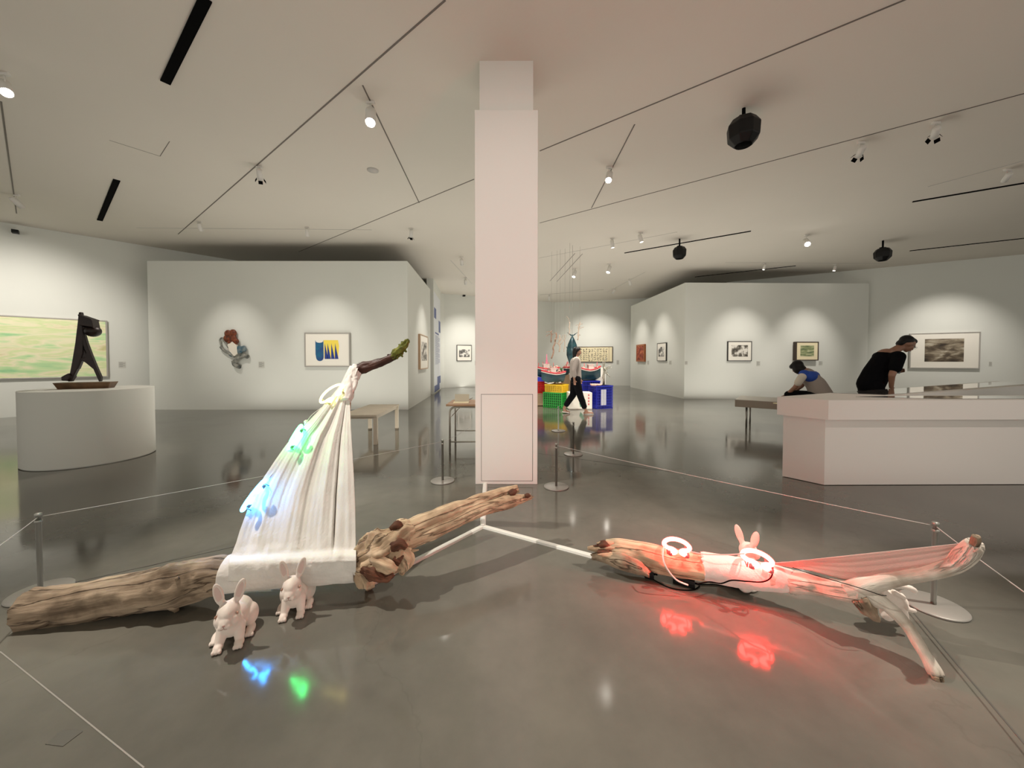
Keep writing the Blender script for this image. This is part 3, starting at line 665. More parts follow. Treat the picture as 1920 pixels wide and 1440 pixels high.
for i in range(NV+1):
    y = 1090 - (1090-686)*i/NV; xl = interp(LE, y); xr = interp(RE, y)
    v = max(0, (1050-y)/(1050-686))
    for j in range(NU+1):
        u = j/NU; x = xl + (xr-xl)*u
        env = (.12+.88*min(1, v*7))*(1-.5*v)
        Yc = 1.93+.09*u; yc = 1075-15*u; zc = EYE-(yc-YC)/F*Yc-Yc*math.tan(TILT); rs = .0885
        dz = (yc-y)/F*Yc
        up_ = lean(y, Yc-.01, zc+rs*.95, .76-.10*u)
        if dz < rs*.93: yy = Yc - math.sqrt(max(0, rs*rs-dz*dz)) - .005
        else: yy = up_
        if dz > rs*.6:
            q_ = min(1, (dz-rs*.6)/(rs*.6)); q_ = q_*q_*(3-2*q_); y1 = Yc - math.sqrt(max(0, rs*rs-min(dz, rs*.98)**2)) - .005; yy = y1*(1-q_) + up_*q_
        env = (.12+.88*min(1, v*7))*(1-.5*v)
        # folds run from the tip down to the log
        fo = .006*math.sin(2*PI*(u*3.7+.15*math.sin(4*v))) + .0022*math.sin(2*PI*(u*9.3)+1+1.5*v)*(.3+.7*u) + .0006*math.sin(2*PI*u*21+2*v)
        fo += .012*noise.noise(Vector((u*8, v*1.5, 2))) + .0016*noise.noise(Vector((u*26, v*6, 7)))
        sl = math.exp(-((u-(.815+.0*v))/.011)**2); fo += .035*sl*(1-math.exp(-v*10))      # deep dark fold
        fo -= .010*math.exp(-((u-.865)/.03)**2)
        top = max(0, (v-.8)/.2); fo *= (1-.5*top)
        gather = (.012*noise.noise(Vector((u*6, v*16, 1)))+.006*noise.noise(Vector((u*17, y*.05, 4))))*math.exp(-((v-.02)/.06)**2) - .004*math.exp(-((y-1060+9*u)/1.6)**2)*(1 if u > .62 else .3)
        p_ = P(x, y, yy + fo*env + gather)
        vs.append(p_)
fs = [(i*(NU+1)+j, i*(NU+1)+j+1, (i+1)*(NU+1)+j+1, (i+1)*(NU+1)+j) for i in range(NV) for j in range(NU)]
m5 = MB(); m5.add(vs, fs, 0, True); sail = build_at(m5, 'cloth_sail', 'cloth'); md = sail.modifiers.new('solid', 'SOLIDIFY'); md.thickness = .0025
# knot of cloth where the sail is tied
m5 = MB(); 
for x, y, r in ((576, 795, 5), (574, 791, 4), (580, 800, 6)): m5.ball(P(x, y, lean(y)-.01), r/F*2.4, seg=14)
build_at(m5, 'cloth_knot', 'clothwrap')
# hidden pole and wrapped top, leaning back with the sail
def LL(l, *k, dy=0, **kw): LB([(x, y, lean(max(y, 600), sl=.74)+d, r) for x, y, d, r in l], *k, **kw)
m5 = MB(); LB([(652, 1045, 2.03, 9), (650, 900, lean(900)+.09, 8), (648, 800, lean(800)+.10, 7), (652, 730, lean(730)+.05, 7)], 41, .1, 20, 0, m5, .02); build_at(m5, 'upright_branch', 'driftlight')
m5 = MB(); LL([(648, 752, -.02, 9), (654, 728, -.01, 11), (660, 710, 0, 11), (666, 698, 0, 10), (671, 688, 0, 8)], 42, .3, 40, 0, m5, .006, freq=20)
LL([(664, 712, -.02, 7), (662, 728, -.02, 6), (656, 738, -.02, 4)], 43, .35, 24, 0, m5, .006, freq=20); build_at(m5, 'cloth_binding', 'clothwrap')
TD = lean(690)
m5 = MB(); LB([(668, 692, TD, 8), (678, 690, TD, 10), (700, 684, TD-.01, 8.5), (722, 677, TD-.02, 7.5), (740, 667, TD-.03, 7)], 44, .2, 36, .004, m5, .005, [(.02, 1.5, .01, .008)], 20)
LB([(660, 686, TD, 1), (670, 685, TD, 2), (678, 684, TD, 3), (679, 680, TD, 1.5)], 45, .3, 14, 0, m5, .004)
LB([(729, 672, TD-.03, 3), (728, 664, TD-.03, 2)], 46, .3, 12, 0, m5, .004); build_at(m5, 'dark_branch', 'driftdark')
m5 = MB(); LB([(736, 670, TD-.03, 6), (748, 660, TD-.035, 8), (757, 650, TD-.04, 7), (762, 641, TD-.045, 4), (766, 637, TD-.045, 2)], 47, .5, 36, .003, m5, .004, freq=35)
for a_, b_ in (((752, 652), (748, 645)), ((757, 655), (762, 660)), ((750, 663), (755, 669)), ((744, 668), (745, 673)), ((760, 642), (768, 641)), ((756, 646), (753, 640))):
    LB([(*a_, TD-.035, 3), (*b_, TD-.04, 1.5)], 48+a_[0], .3, 10, 0, m5, .003)
build_at(m5, 'mossy_tip', 'moss')
m5 = MB(); LB([(656, 727, TD-.11, 2), (661, 732, TD-.12, 2.5), (658, 738, TD-.125, 4), (656, 744, TD-.13, 4)], 51, .4, 16, 0, m5, .003); build_at(m5, 'twig_knot', 'driftdark')

# ================================================================ NEON RINGS
def neon(name, label, c, e1, e2, a, b, col, es, power, tube_r=.0095, group=None, cap='plastic'):
    c = Vector(c); e1 = Vector(e1).normalized(); e2 = (Vector(e2) - e1*Vector(e2).dot(e1)).normalized(); n = e1.cross(e2)
    t = thing(name, label, 'neon light', c, 0, group)
    hp = [(-.62, -1.02), (-.34, -.98), (-.2, -.74), (-.42, -.5), (-.74, -.42), (-.97, -.12), (-.99, .2), (-.78, .62), (-.42, .9), (0, 1), (.42, .9), (.78, .62), (.99, .2), (.97, -.12), (.74, -.42), (.42, -.5), (.2, -.74), (.34, -.98), (.62, -1.02)]
    pts = spline([e1*x*a + e2*y*b for x, y in hp], None, .006)[0]
    m = mat(label[:20], col, .3, emit=col, es=es); MB().tube(pts, tube_r, 12).build('glass_tube', m, t)
    mc = mat('cap_'+label[:12], tuple(min(1, x*.55+.12) for x in col), .35)
    s = 1 if n.z >= 0 else -1
    for p_ in (pts[0], pts[-1]):
        MB().bar(p_ - n*.012*s, p_ + n*.004*s, tube_r*1.15, 12).build('electrode_cap', mc, t)
    for q in (-1, 1):
        rg = [e1*q*a*.62 + e2*(math.cos(v_)*b*.02) for v_ in (0,)]
        base = e1*q*a*.8; mb = MB()
        mb.tube([base + e2*b*.75 - n*.004*s, base + e2*b*.75 - n*.03*s, base - e2*b*.6 - n*.03*s, base - e2*b*.6 - n*.004*s], .0028, 8)
        mb.build('wire_bracket', mc, t)
    return t
RED = (1, .011, .009); GRN = (.04, 1, .22); BLU = (.03, .34, 1); YEL = (1, .86, .28)
def neon_px(label, px, py, Y, deg, op, a, b, col, es, tr):
    v = ray(px, py).normalized(); r_ = v.cross(Vector((0, 0, 1))).normalized(); u_ = r_.cross(v); g_ = math.radians(deg)
    d_ = r_*math.cos(g_) + u_*math.sin(g_); p_ = -r_*math.sin(g_) + u_*math.cos(g_)
    return neon('neon_ring', label, P(px, py, Y), d_, v*math.sqrt(1-op*op) + p_*op, a, b, col, es, 0, tr)
neon_px('blue glowing neon ring, lowest on the sloping edge of the cloth sail', 476, 928, 2.12, 53, .13, .092, .08, BLU, 15, .0105)
neon_px('green glowing neon ring, middle one on the sloping edge of the cloth sail', 552, 821, 2.34, 62, .13, .084, .075, GRN, 11, .0105)
neon_px('pale yellow neon ring at the top of the cloth sail', 622, 738, 2.54, 40, .50, .088, .07, YEL, 2.2, .008)
r1 = neon('neon_ring', 'red glowing neon ring on the right driftwood, left one nearer the broken end', P(1269, 1024, 2.09), (1, -.30, -.02), (.15, 1, .12), .068, .07, RED, 62, 0, .0118)
r2 = neon('neon_ring', 'red glowing neon ring on the right driftwood, right one in front of the rabbit ears', P(1420, 1048, 1.90), (1, -.36, -.08), (.15, 1, .12), .066, .072, RED, 62, 0, .0118)
def cable(label, pts, r, m, name='cable', cat='cable', step=.01):
    o = MB().tube(spline(pts, None, step)[0], r, 8).build(name, m); return tag(o, label, cat)
M['whitecable'] = mat('white_cable', (.72, .69, .64), .5); M['redwire'] = mat('pink_wire', (.7, .5, .45), .5)
cable('thin white wire between the yellow and green neon rings', [P(612, 753, 2.5), P(606, 762, 2.5), P(585, 778, 2.44), P(571, 797, 2.40)], .0022, 'whitecable')
cable('thin white wire between the green and blue neon rings', [P(542, 843, 2.31), P(538, 855, 2.28), P(518, 880, 2.22), P(498, 903, 2.16)], .0022, 'whitecable')
cable('pink wire running between the two red neon rings', [P(1294, 1034, 2.03), P(1320, 1039, 1.98), P(1360, 1040, 1.95), P(1396, 1038, 1.90)], .003, 'redwire')
cable('thick white wire looping down from the left red ring to a black power supply', [P(1245, 1022, 2.04), P(1243, 1045, 2.0), P(1250, 1065, 1.985), P(1268, 1087, 1.98), P(1290, 1097, 1.97)], .0042, 'whitecable')

# ================================================================ RIGHT DRIFTWOOD SCULPTURE
sr = thing('driftwood_branch', 'forked driftwood branch, broken brown end on the left and whitewashed fork', 'sculpture', (P(1400, 1080, 1.96).x, 1.9, 0))
sr['label'] = 'forked driftwood branch with whitewashed fork lying under the two red neon rings'
def RB(name, m, l, seed, amp=.14, seg=44, jag=0, step=.008, knots=(), freq=9, flat=1, fine=.04, label=None):
    m_ = MB()
    for q in (l if isinstance(l[0][0], (list, tuple)) else [l]): LB(q, seed, amp, seg, jag, m_, step, knots, freq, flat, fine)
    return build_at(m_, name, m, sr, label=label)
RB('trunk', 'driftlight', [(1138, 1030, 2.28, 17), (1165, 1032, 2.25, 20), (1210, 1042, 2.19, 23), (1260, 1055, 2.12, 23), (1320, 1064, 2.05, 23), (1400, 1076, 1.97, 21)], 61, .12, 56, .012, knots=[(.5, 1, .03, -.01)])
RB('splintered_slab', 'drift', [(1112, 1044, 2.26, 5), (1130, 1044, 2.24, 11), (1165, 1052, 2.19, 14), (1195, 1062, 2.14, 12), (1216, 1074, 2.10, 6)], 62, .25, 34, .015, label='grey splintered slab under the broken end')
RB('splinter', 'hollow', [[(1124, 1022, 2.25, 5), (1132, 1020, 2.25, 7), (1142, 1026, 2.25, 6)], [(1122, 1034, 2.24, 5), (1140, 1036, 2.23, 7)]], 63, .4, 18, .012)
RB('splinter', 'driftlight', [(1104, 1028, 2.27, 3), (1118, 1029, 2.26, 6), (1135, 1030, 2.25, 8)], 64, .35, 18, .012)
rs_ = random.Random(5)
for i in range(7):
    y0_ = 1018 + i*4.6; L_ = rs_.uniform(10, 30); Y_ = 2.235 + rs_.uniform(-.03, .03)
    RB('splinter', 'hollow' if i in (1, 4) else 'driftlight', [(1142-L_, y0_+rs_.uniform(-2, 1), Y_, 1.2), (1142-L_*.5, y0_, Y_, 3.2), (1150, y0_+1, Y_, 5.5)], 80+i, .4, 16, .006, .004, freq=30)
RB('cloth_wrap', 'clothwrap', [(1322, 1062, 2.045, 25), (1360, 1069, 2.0, 26), (1410, 1078, 1.95, 25), (1455, 1084, 1.90, 23), (1480, 1088, 1.875, 20)], 65, .05, 56, .02, fine=.015)
RB('branch', 'driftpale', [(1440, 1084, 1.91, 20), (1480, 1090, 1.87, 19), (1540, 1099, 1.79, 17.5), (1590, 1108, 1.71, 18), (1614, 1112, 1.68, 19)], 66, .14, 44, knots=[(.1, 2.5, .02, .012), (.2, 1.5, .02, -.01), (.16, 4, .02, .01)])
RB('upper_branch', 'driftpale', [(1585, 1108, 1.71, 15), (1615, 1102, 1.68, 17), (1650, 1092, 1.65, 13), (1700, 1082, 1.61, 11.5), (1755, 1071, 1.56, 13), (1790, 1058, 1.53, 15), (1812, 1040, 1.50, 17), (1824, 1027, 1.48, 15), (1828, 1018, 1.47, 12)], 67, .10, 40)
RB('branch_tip', 'drift', [(1826, 1020, 1.465, 7), (1829, 1013, 1.46, 7.5), (1830, 1006, 1.455, 6)], 68, .2, 24, .003, .003, label='grey broken tip of the upper branch')
RB('branch_stub', 'driftpale', [[(1828, 1028, 1.46, 8), (1836, 1033, 1.455, 5), (1841, 1038, 1.455, 1)], [(1786, 1066, 1.53, 5), (1790, 1073, 1.53, 3)]], 69, .3, 18, 0, .004)
RB('lower_branch', 'driftpale', [(1600, 1110, 1.69, 16), (1635, 1120, 1.66, 16), (1668, 1140, 1.62, 11), (1700, 1172, 1.58, 10), (1722, 1206, 1.535, 10.5), (1740, 1235, 1.50, 10.5), (1752, 1258, 1.475, 12), (1757, 1268, 1.465, 11)], 70, .1, 40)
RB('lower_tip', 'drift', [(1757, 1266, 1.462, 9), (1761, 1276, 1.458, 8), (1763, 1285, 1.455, 4)], 71, .3, 24, .004, .003, label='grey broken foot of the lower branch')
RB('broken_stump', 'drift', [(1612, 1120, 1.66, 15), (1628, 1140, 1.66, 14), (1640, 1155, 1.66, 8), (1646, 1163, 1.66, 3)], 72, .35, 30, .01, label='grey broken stump under the fork')
# small sail stretched under the upper branch
vs = []; A0 = P(1452, 1055, 1.89); NU_, NV_ = 60, 14
for i in range(NU_+1):
    u = i/NU_; tp = P(1452 + (1805-1452)*u, 1056 + (1018-1056)*u, 1.89 + (1.50-1.89)*u)
    bl = [(1452, 1058), (1520, 1070), (1580, 1087), (1612, 1090), (1660, 1085), (1720, 1077), (1770, 1066), (1798, 1045), (1805, 1032)]
    bp_ = interp([(-x, y) for x, y in bl], -(1452+(1805-1452)*u)) if False else None
    xx = 1452+(1805-1452)*u
    for (xa, ya), (xb, yb) in zip(bl, bl[1:]):
        if xa <= xx <= xb: yb_ = ya+(yb-ya)*(xx-xa)/(xb-xa); break
    bt = P(xx, yb_, 1.89 + (1.50-1.89)*u + .01)
    for j in range(NV_+1):
        v = j/NV_; vs.append(tp.lerp(bt, v) + Vector((0, .010*math.sin(v*PI)+.002*math.sin(v*26), 0)))
fs = [(i*(NV_+1)+j, (i+1)*(NV_+1)+j, (i+1)*(NV_+1)+j+1, i*(NV_+1)+j+1) for i in range(NU_) for j in range(NV_)]
M['gauze'] = mat('grey_brown_gauze', (.50, .42, .37), .9, spec=.1, bump=.2, bump_scale=150)  # grey-brown cloth, pink only under the red neon
mb = MB().add(vs, fs, 0, True); o = build_at(mb, 'cloth_sail', 'gauze', sr); md = o.modifiers.new('solid', 'SOLIDIFY'); md.thickness = .002
# wire along the branch
m_ = MB(); m_.tube(spline([P(1486, 1064, 1.86), P(1520, 1076, 1.80), P(1570, 1090, 1.71), P(1620, 1105, 1.62), P(1652, 1116, 1.60), P(1662, 1117, 1.60)], None, .02)[0], .0018, 6); tag(m_.build('cable', 'black'), 'thin black wire along the top of the whitewashed branch', 'cable')

# power supplies under the log
def brick(a, b, wd, hg, lab):
    a = Vector(a); b = Vector(b); c = (a+b)/2; d = b-a
    t = thing('power_supply', lab, 'power supply', c, math.atan2(d.y, d.x))
    L = d.length; MB().b2((-L/2, -wd/2, 0), (L/2, wd/2, hg)).build('casing', 'blackgloss', t, bevel=.004)
    MB().bar((L/2, 0, hg/2), (L/2+.02, 0, hg/2), .005).build('cable_gland', 'black', t)
g1 = G(1262, 1090); g2 = G(1303, 1101)
brick(g1+Vector((0, 0, .0)), g2, .05, .045, 'long black power supply box on the floor under the left red neon ring')
g1 = G(1209, 1080); g2 = G(1226, 1084); brick(g1, g2, .05, .05, 'small black power supply on the floor under the splintered slab')
cable('black cable dropping from the right red ring along the underside of the branch', [P(1449, 1064, 1.87), P(1446, 1082, 1.83), P(1430, 1091, 1.83), P(1400, 1090, 1.86), P(1372, 1088, 1.90), P(1352, 1094, 1.92), P(1330, 1091, 1.95), P(1308, 1095, 1.99)], .0035, 'black')
z = .004; up = Vector((0, 0, z))
cable('thin black cable looping on the floor in front of the power supplies', [G(1222, 1086)+up, G(1250, 1101)+up, G(1275, 1107)+up, G(1300, 1107)+up, G(1312, 1100)+up], .003, 'black')
cable('thin black cable on the floor behind the branch shadow', [G(1310, 1097)+up, G(1345, 1098)+up, G(1395, 1106)+up], .003, 'black')
cable('black cable arching between the two power supplies', [P(1226, 1078, 2.12), P(1240, 1072, 2.12), P(1258, 1078, 2.1), P(1268, 1086, 2.1)], .0035, 'black')

# white floor trunking: three arms meeting in front of the pillar
j = G(905, 988)
t = thing('cable_cover', 'white cable trunking on the floor in three arms meeting in front of the pillar', 'cable cover', j)
M['trunking'] = mat('white_trunking', (.66, .64, .59), .45)
for e in (G(910, 906), G(700, 1093), G(1225, 1075)):
    d = (e-j); L = d.length; a = math.atan2(d.y, d.x); mb = MB()
    mb.slab([(-.0, 0), (-.0, .001)], 0, 0) if False else None
    sec = [(-.024, 0), (-.018, .012), (-.009, .016), (.009, .016), (.018, .012), (.024, 0)]
    R = Matrix.Rotation(a, 3, 'Z'); vs = [R @ Vector((x, y, z_)) for x in (.012, L) for y, z_ in sec]
    mb.add(vs, [list(range(6)), list(range(6, 12))[::-1]] + [(i, (i+1) % 6, 6+(i+1) % 6, 6+i) for i in range(6)]); mb.build('cover_strip', 'trunking', t)
MB().box((0, 0, .012), (.03, .03, .024)).build('joint_box', 'trunking', t, bevel=.003)

# ================================================================ RABBITS
M['rabbit'] = mat('white_ceramic', (.70, .60, .53), .58, noise_amt=.04, noise_scale=20, bump=.06, bump_scale=70)
M['rabbit_pink'] = mat('pink_inner_ear', (.62, .45, .40), .5); M['rabbit_eye'] = mat('rabbit_eye', (.36, .20, .14), .3); M['rabbit_line'] = mat('rabbit_mouth', (.35, .2, .17), .6)
EARC = (.040, -.030, .243)
def ear_rot(s): return Matrix.Rotation(s*.26, 3, 'Y') @ Matrix.Rotation(-.12, 3, 'X')
def rabbit_mesh(name='body'):
    m = MB(); E = m.ball; Rx = lambda a: Matrix.Rotation(a, 3, 'X')
    E((0, .085, .078), (.066, .078, .070), seg=28); E((0, .04, .085), (.056, .06, .062), seg=28); E((0, -.005, .078), (.050, .042, .060), Rx(.2), 28)
    E((0, -.028, .118), (.042, .038, .046), Rx(.5), 24)
    E((0, -.048, .163), (.044, .052, .043), Rx(.5), 28); E((0, -.088, .143), (.027, .034, .027), Rx(.6), 24); E((0, -.066, .178), (.028, .04, .022), Rx(.5), 20)
    for s in (-1, 1):
        E((s*.022, -.066, .146), (.028, .036, .028), Rx(.5), 20); E((s*.012, -.107, .133), (.014, .014, .013), seg=16)
        E((s*.052, .085, .055), (.036, .052, .052), Rx(-.2), 24)
        m.capsule((s*.030, -.010, .070), (s*.037, -.038, .026), .027, .019)
        E((s*.039, -.052, .015), (.020, .030, .0155), seg=18)
        for q in (-1.3, 0, 1.3): E((s*.039+q*.0095, -.077, .010), (.0078, .012, .010), seg=12)
        E((s*.066, .030, .014), (.020, .044, .015), seg=18)
        for q in (-1.3, 0, 1.3): E((s*.066+q*.0095, -.008, .010), (.0078, .013, .010), seg=12)
        E((s*EARC[0], EARC[1], EARC[2]), (.0205, .0095, .053), ear_rot(s), 22); m.capsule((s*.020, -.034, .188), (s*.031, -.032, .216), .014, .013)
    E((0, .160, .060), (.022, .022, .022), seg=16); E((0, -.115, .146), (.008, .006, .005), seg=10)
    def carve(co):
        co = co.copy()
        for s in (-1, 1):
            q = ear_rot(s).inverted() @ (co - Vector((s*EARC[0], EARC[1], EARC[2])))
            if q.y < .002 and abs(q.z) < .05:
                k_ = max(0, 1-(q.x/.0145)**2-(q.z/.045)**2); co.y += .0095*k_
            e = co - Vector((s*.0385, -.074, .166)); co -= Vector((s*.0035, -.002, 0))*math.exp(-(e.length/.010)**2)
        return co
    return m, carve
m, carve = rabbit_mesh()
proto = thing('rabbit_figurine', 'white rabbit figurine on the bare floor, front one of the two before the trunk', 'figurine', (0, 0, 0))
m.blob('body', 'rabbit', .0032, proto, 3, post=carve)
for s in (-1, 1):
    e = MB(); e.ball((s*EARC[0], EARC[1]-.0035, EARC[2]-.003), (.0125, .0022, .040), ear_rot(s), 16); e.build('inner_ear', 'rabbit_pink', proto, 'pink hollow of the ear')
    e = MB(); e.ball((s*.0395, -.0745, .167), (.0042, .0085, .0065), Matrix.Rotation(s*.4, 3, 'Z'), 14); e.build('eye', 'rabbit_eye', proto, 'reddish painted eye')
e = MB(); e.ball((0, -.1205, .145), (.0055, .003, .0038), seg=10); e.tube([(0, -.1215, .142), (0, -.1225, .136)], .001, 6); e.tube([(-.013, -.119, .130), (-.006, -.1215, .130), (0, -.1225, .135), (.006, -.1215, .130), (.013, -.119, .130)], .001, 6); e.build('nose', 'rabbit_line', proto, 'brownish nose and mouth line')
g = G(426, 1209); proto.location = (g.x, g.y+.03, 0); proto.rotation_euler.z = math.radians(24); proto.scale = (1.0,)*3
r_ = copy_tree(proto); g = G(548, 1150); r_.location = (g.x, g.y+.02, 0); r_.rotation_euler.z = math.radians(19); r_.scale = (.98,)*3
r_['label'] = 'white rabbit figurine right beside the cloth wrapped trunk, farther from the camera of the two on the left'
r_['label'] = 'white rabbit figurine sitting close against the cloth wrapped trunk, rear one of the left pair'
r_ = copy_tree(proto); g = P(1392, 1055, 2.2); r_.location = (g.x-.05, 2.11, 0); r_.rotation_euler.z = math.radians(122); r_.scale = (1.0,)*3
r_.scale = (1.08,)*3
r_['label'] = 'rabbit figurine mostly hidden behind the red neon lit branch, only its ears showing'
# white rabbit clambering behind the fork
t = thing('rabbit_figurine', 'white rabbit figurine lying folded behind the fork of the whitewashed branch, legs to the right', 'figurine', (P(1672, 1128, 1.74).x, 1.74, 0))
Y = 1.74; lp = lambda x, y, Y_=1.74: P(x, y, Y_) - Vector(t.location)
m = MB(); m.capsule(lp(1652, 1110), lp(1668, 1122), .030, .034); m.capsule(lp(1668, 1122), lp(1688, 1128), .034, .030); m.capsule(lp(1660, 1118, 1.78), lp(1690, 1135, 1.78), .03, .024)
sp_ = spline([lp(1654, 1106, 1.72), lp(1668, 1099, 1.71), lp(1690, 1099, 1.70), lp(1708, 1103, 1.69), lp(1715, 1108, 1.69)], None, .01)[0]
for a_, b_ in zip(sp_, sp_[1:]): m.capsule(a_, b_, .0125, .0115, 10)
sp_ = spline([lp(1690, 1116, 1.72), lp(1698, 1132, 1.71), lp(1702, 1142, 1.70), lp(1715, 1145, 1.69)], None, .01)[0]
for a_, b_ in zip(sp_, sp_[1:]): m.capsule(a_, b_, .011, .009, 10)
m.capsule(lp(1676, 1110, 1.72), lp(1694, 1120, 1.71), .012, .01, 12); m.ball(lp(1664, 1148, 1.74), (.03, .03, .04), seg=16)
m.capsule(lp(1690, 1134, 1.76), Vector((lp(1700, 1150, 1.78).x, .04, .012)), .02, .012, 12)
m.blob('body', 'rabbit', .0035, t, 3)

# ================================================================ ROPE BARRIERS
POSTS = {}
def post(g, label):
    t = thing('barrier_post', label, 'barrier post', (g.x, g.y, 0))
    MB().lathe([(.125, 0), (.128, .003), (.128, .008), (.122, .011), (.012, .012)], (0, 0, 0), 48).build('base_plate', 'postpaint', t)
    MB().lathe([(.0115, .011), (.0115, .436), (.0145, .437), (.0145, .45), (.012, .452)], (0, 0, 0), 20).build('pole', 'steel', t)
    MB().lathe([(.013, .40), (.0155, .402), (.0155, .412), (.013, .414)], (0, 0, 0), 20).build('cord_clip', 'steel', t)
    POSTS[tuple(round(x, 4) for x in (g.x, g.y, .43))] = t; return Vector((g.x, g.y, .43))
pa = post(G(76, 1111), 'low grey barrier post behind the far left end of the driftwood trunk')
pb = post(G(830, 902), 'low grey barrier post left of the pillar')
pc_ = post(G(1043, 913), 'low grey barrier post just right of the pillar, nearest of three')
pd = post(G(1075, 852), 'low barrier post right of the pillar, middle of three going back')
pe = post(G(1047, 808), 'low barrier post right of the pillar, farthest of three going back')
pf = post(G(1750, 1136), 'low grey barrier post behind the right fork of the whitewashed branch')
def cord(a, b, label, sag=.01):
    own = POSTS.get(tuple(round(x, 4) for x in a))
    a = Vector(a); b = Vector(b); pts = [a.lerp(b, i/16) - Vector((0, 0, sag*4*(i/16)*(1-i/16))) for i in range(17)]
    MB().tube([p_ - Vector(own.location) for p_ in pts], .0022, 6).build('barrier_cord', 'cord', own)
cord(pa, pb, 'thin elastic cord from the left post to the post left of the pillar, passing behind the sail')
cord(pa, G(-260, 1200, .43), 'thin elastic cord running from the left post out of the photo')
cord(pc_, pf, 'long thin elastic cord from right of the pillar to the post behind the fork')
cord(pf, G(2150, 1270, .43), 'thin elastic cord running from the right post out of the photo')
cord(pe, pd, 'short slack cord between the two far barrier posts', .05)
cord(pb, (P(880, 858, 4.7).x, 4.75, .43), 'thin cord from the post left of the pillar towards the wooden table', .02)
# ================================================================ LEFT ROUND PLINTH AND BRONZE
M['plinthgrey'] = mat('plinth_paint_grey', lin(205, 205, 198), .65, spec=.3)
pc = (-5.62, 4.84)
o = MB().lathe([(.585, 0), (.585, .01), (.6, .01), (.6, .925), (.598, .93)], (0, 0, 0), 128, 0, None, True).build('round_plinth', 'plinthgrey'); o.location = (*pc, 0)
for p_ in o.data.polygons:
    if len(p_.vertices) > 4: p_.use_smooth = False
md = o.modifiers.new('e', 'EDGE_SPLIT'); md.split_angle = math.radians(30)
tag(o, 'large white round plinth on the left carrying the dark abstract sculpture', 'plinth')
M['bronze'] = mat('dark_bronze', (.016, .007, .005), .42, metal=.35, noise_amt=.4, noise_scale=12, bump=.12, bump_scale=25)
M['traywood'] = mat('bronze_tray', (.16, .085, .04), .4, metal=.3, noise_amt=.5, noise_scale=9)
YS = 4.84; bp0 = P(163, 727, YS); t = thing('abstract_sculpture', 'dark brown striding abstract sculpture on the round white plinth', 'sculpture', (bp0.x, YS, .93), math.atan2(-bp0.x, YS)*.5)
ang_ = t.rotation_euler.z
kx = YS/F/(math.cos(ang_)-bp0.x/YS*math.sin(ang_))
def sp2(x, y): return ((x-163)*kx, (727-y)*YS/F*.985)
z0 = sp2(0, 727)[1]
def tray():
    m = MB(); pt = [sp2(x, y) for x, y in ((116, 726), (210, 726), (216, 715), (110, 715))]
    X0, X1, X2, X3 = pt[0][0], pt[1][0], pt[2][0], pt[3][0]; h0, h1 = 0, pt[2][1]
    m.prism([(X0, -.07), (X1, -.07), (X1, .07), (X0, .07)], 0, h1, top=[(X3, -.10), (X2, -.10), (X2, .10), (X3, .10)]); return m
tray().build('tray_base', 'traywood', t, 'lighter brown sloping tray')
def plate(name, pts, y0, y1, b=.012):
    m = MB(); m.slab([sp2(*q) for q in pts], y0, y1); return m.build(name, 'bronze', t, bevel=b)
plate('long_leg', [(154, 583), (158, 582), (160, 600), (162, 625), (160, 660), (152, 684), (143, 700), (137, 713), (130, 713), (135, 696), (140, 672), (146, 640), (150, 612), (153, 590)], -.035, .035)
plate('foot', [(136, 697), (140, 704), (134, 712), (122, 711), (122, 704)], -.07, .07)
plate('rear_leg', [(158, 620), (162, 621), (167, 640), (174, 660), (183, 684), (192, 706), (191, 714), (188, 714), (183, 702), (178, 690), (172, 685), (164, 678), (157, 674), (150, 690), (146, 690), (150, 670), (163, 668), (166, 660), (160, 645), (157, 634)], -.03, .03)
plate('web', [(147, 646), (152, 632), (155, 640), (159, 650), (162, 654), (170, 668), (172, 684), (164, 679), (157, 674), (146, 688), (141, 680)], -.022, .022)
plate('box_head', [(159, 589), (184, 597), (187, 613), (184, 611), (160, 608)], -.10, .06)
m = MB(); m.slab([sp2(*q) for q in ((160, 588), (184, 595.5), (184, 598), (160, 591))], -.11, .07); m.build('top_plate', 'bronze', t)
m = MB()
c_ = sp2(178, 618); m.ball((c_[0], -.01, c_[1]+.0), (.085, .085, .075), None, 20); m.capsule((sp2(160, 611)[0], 0, sp2(160, 611)[1]), (sp2(174, 616)[0], 0, sp2(174, 616)[1]), .03, .045)
m.blob('bowl', 'bronze', .01, t, 2)

# ================================================================ RIGHT GLASS TOPPED DISPLAY TABLE
Tt = .905; Tb = .70
outer = [(2.96, 4.04), (3.22, 3.68), (7.2, 3.72), (7.2, 4.19), (4.5, 4.19), (9.6, 6.38), (9.35, 6.98)]
ins = [(3.04, 4.05), (3.26, 3.76), (7.12, 3.80), (7.12, 4.11), (4.15, 4.11), (9.5, 6.41), (9.32, 6.88)]
t = thing('display_table', 'large white V shaped display table with glass top at the right', 'display table', (3.2, 4.1, 0))
off = Vector(t.location)
m = MB(); m.prism([(x-off.x, y-off.y) for x, y in ins], .006, Tb); m.build('base_cabinet', 'plinth', t)
m = MB(); m.prism([(x-off.x, y-off.y) for x, y in outer], Tb, Tt-.004); m.build('top_case', 'plinth', t)
M['glasstop'] = mat('glass_top', (.20, .19, .17), .03, spec=1.0)
M['glasstop'].node_tree.nodes['Principled BSDF'].inputs['Coat Weight'].default_value = 1
M['glasstop'].node_tree.nodes['Principled BSDF'].inputs['Coat Roughness'].default_value = .02
M['glasstop'].node_tree.nodes['Principled BSDF'].inputs['IOR'].default_value = 1.7
